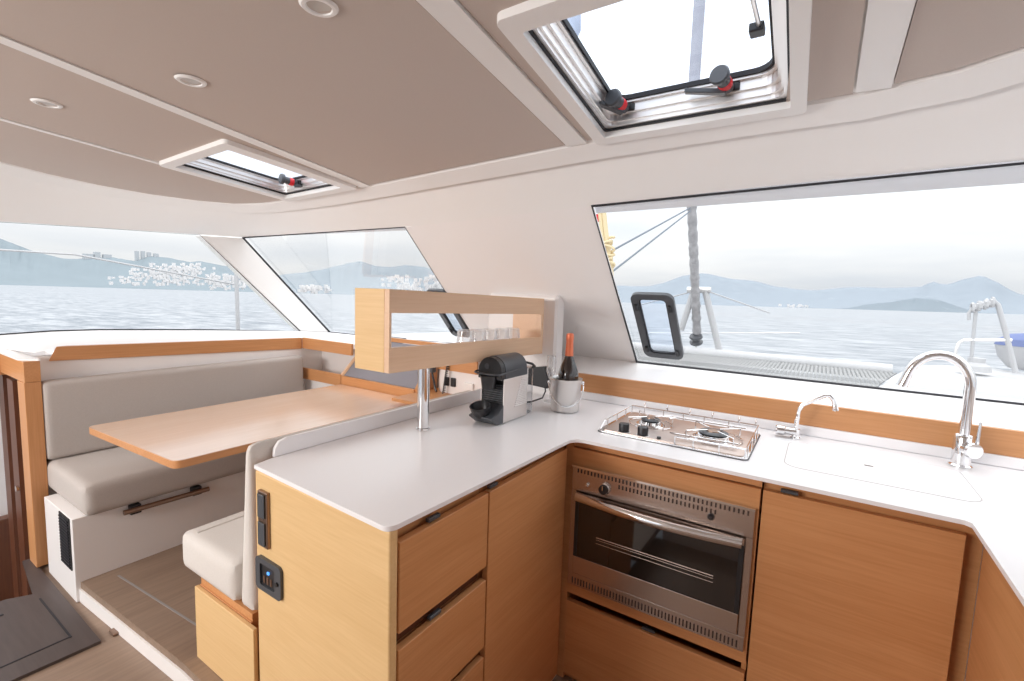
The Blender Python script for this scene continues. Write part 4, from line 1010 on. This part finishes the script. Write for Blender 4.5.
LH = [(-60, 225), (0, 238.5), (12, 243), (30, 250), (45, 254), (60, 258), (75, 259), (95, 258), (110, 257), (135, 261), (150, 256), (170, 258), (190, 262), (200, 261), (225, 266), (245, 269), (262, 276), (275, 283), (282, 291)]
MH = [(262, 293), (270, 277), (285, 274), (300, 273), (320, 270), (345, 264), (360, 261), (375, 266), (390, 267), (405, 265), (425, 267), (445, 272), (470, 280), (500, 288), (530, 298)]
RH = [(560, 300), (600, 286), (614, 285.5), (647, 286.5), (664, 283), (681, 276), (701, 273), (715, 275), (732, 279), (755, 280.7), (776, 286.5), (796, 289), (814, 290.6), (847, 287), (891, 288), (922, 286.5), (932, 281), (945, 285), (965, 279), (982, 275.4), (996, 281.5), (1016, 293), (1045, 300), (1100, 308), (1140, 318)]
RN = [(800, 312), (820, 310), (847, 308), (870, 304), (891, 302), (915, 298), (939, 300), (962, 308), (985, 314), (1000, 316.5)]
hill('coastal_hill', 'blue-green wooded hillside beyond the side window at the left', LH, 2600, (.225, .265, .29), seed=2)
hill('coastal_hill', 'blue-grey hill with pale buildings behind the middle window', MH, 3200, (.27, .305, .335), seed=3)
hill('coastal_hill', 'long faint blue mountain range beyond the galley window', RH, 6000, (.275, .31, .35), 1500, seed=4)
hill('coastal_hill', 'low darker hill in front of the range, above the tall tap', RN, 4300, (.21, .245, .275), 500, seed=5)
M['house'] = pmat('house_white', (.80, .78, .77), .8)
def town(name, label, spots, D, n, seed, sz=7.):
    rnd = random.Random(seed); bm = new()
    for i in range(n):
        (xa, ya, xb, yb) = rnd.choice(spots); px, py = rnd.uniform(xa, xb), rnd.uniform(ya, yb)
        d = ray(px, py); L = math.hypot(d.x, d.y); p = CAM+d*(D/L); s = sz*rnd.uniform(.5, 1.3); hgt = sz*rnd.uniform(.5, 1.0)
        zb = sea(p.x, p.y)
        box(bm, p.x-s, p.x+s, p.y-s, p.y+s, max(zb-1, p.z-hgt*2.2), p.z+hgt*.5)
    o = obj(name, bm, 'house'); tag(o, label, 'buildings'); o['kind'] = 'stuff'
town('hillside_town', 'pale houses scattered over the hillside beyond the side window', [(108, 276, 235, 284), (130, 267, 215, 281), (150, 263, 200, 275), (210, 274, 245, 288)], 1800, 420, 11, 3.6)
town('hillside_town', 'pale houses on the hill behind the middle window', [(382, 275, 440, 286), (395, 282, 445, 291), (300, 285, 330, 291)], 2350, 120, 12, 7)
town('shore_town', 'white specks of harbour buildings on the far shore', [(778, 304.2, 808, 306.2), (850, 308, 860, 309.5)], 4300, 40, 13, 8)
bm = new()
for i, (px, hh, w) in enumerate(((88, 4.5, 9), (97, 6, 6), (107, 4, 8), (137, 7, 4), (143, 7, 4), (149, 6, 4), (156, 5, 5))):
    p = ony(0, 0, 1); d = ray(px, 258); L = math.hypot(d.x, d.y); p = CAM+d*(2600/L); w_ = w*1.6
    box(bm, p.x-w_, p.x+w_, p.y-w_, p.y+w_, p.z-30, p.z+hh*5-6)
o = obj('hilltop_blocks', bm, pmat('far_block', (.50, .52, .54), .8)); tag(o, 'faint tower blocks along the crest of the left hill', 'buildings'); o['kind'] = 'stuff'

# ================================================================== LIGHT
w = bpy.data.worlds.new('World'); SC.world = w; w.use_nodes = True; nt = w.node_tree; bg = nt.nodes['Background']
tc = nt.nodes.new('ShaderNodeTexCoord'); mp = nt.nodes.new('ShaderNodeMapping'); mp.inputs['Scale'].default_value = (1.5, 1.5, 9)
n = nt.nodes.new('ShaderNodeTexNoise'); n.inputs['Scale'].default_value = 1.4; n.inputs['Detail'].default_value = 4
cr = nt.nodes.new('ShaderNodeValToRGB'); cr.color_ramp.elements[0].position = .35; cr.color_ramp.elements[1].position = .65
cr.color_ramp.elements[0].color = (.80, .83, .88, 1); cr.color_ramp.elements[1].color = (1., .99, .985, 1)
nt.links.new(tc.outputs['Generated'], mp.inputs[0]); nt.links.new(mp.outputs[0], n.inputs['Vector']); nt.links.new(n.outputs['Fac'], cr.inputs[0]); nt.links.new(cr.outputs[0], bg.inputs['Color'])
# overcast sky: about three times brighter overhead than at the horizon
sx = nt.nodes.new('ShaderNodeSeparateXYZ'); nt.links.new(tc.outputs['Generated'], sx.inputs[0])
ck = nt.nodes.new('ShaderNodeMath'); ck.operation = 'MAXIMUM'; ck.inputs[1].default_value = 0; nt.links.new(sx.outputs['Z'], ck.inputs[0])
mm = nt.nodes.new('ShaderNodeMath'); mm.operation = 'MULTIPLY_ADD'; mm.inputs[1].default_value = 2.5; mm.inputs[2].default_value = .84
nt.links.new(ck.outputs[0], mm.inputs[0]); nt.links.new(mm.outputs[0], bg.inputs['Strength'])

def area(name, loc, target, sx, sy, power, col):
    l = bpy.data.lights.new(name, 'AREA'); l.shape = 'RECTANGLE'; l.size = sx; l.size_y = sy; l.energy = power; l.color = col
    o = bpy.data.objects.new(name, l); COL.objects.link(o); o.location = loc
    o.rotation_euler = (Vector(target)-Vector(loc)).to_track_quat('-Z', 'Y').to_euler()
    return o
# daylight entering by the wide cockpit doorway behind the camera
area('cockpit_daylight', (-2.3, -1.7, 1.6), (-1.2, 1.2, 1.35), 1.7, .6, 60, (1., .96, .92))

SC.view_settings.view_transform = 'Standard'; SC.view_settings.look = 'None'; SC.view_settings.gamma = 1
SC.view_settings.use_curve_mapping = False; SC.view_settings.exposure = 0.08
SC.cycles.max_bounces = 10; SC.cycles.diffuse_bounces = 6; SC.cycles.glossy_bounces = 4; SC.cycles.transparent_max_bounces = 16
SC.cycles.caustics_reflective = False; SC.cycles.caustics_refractive = False
SC.cycles.sample_clamp_indirect = 6
SC.cycles.use_denoising = True
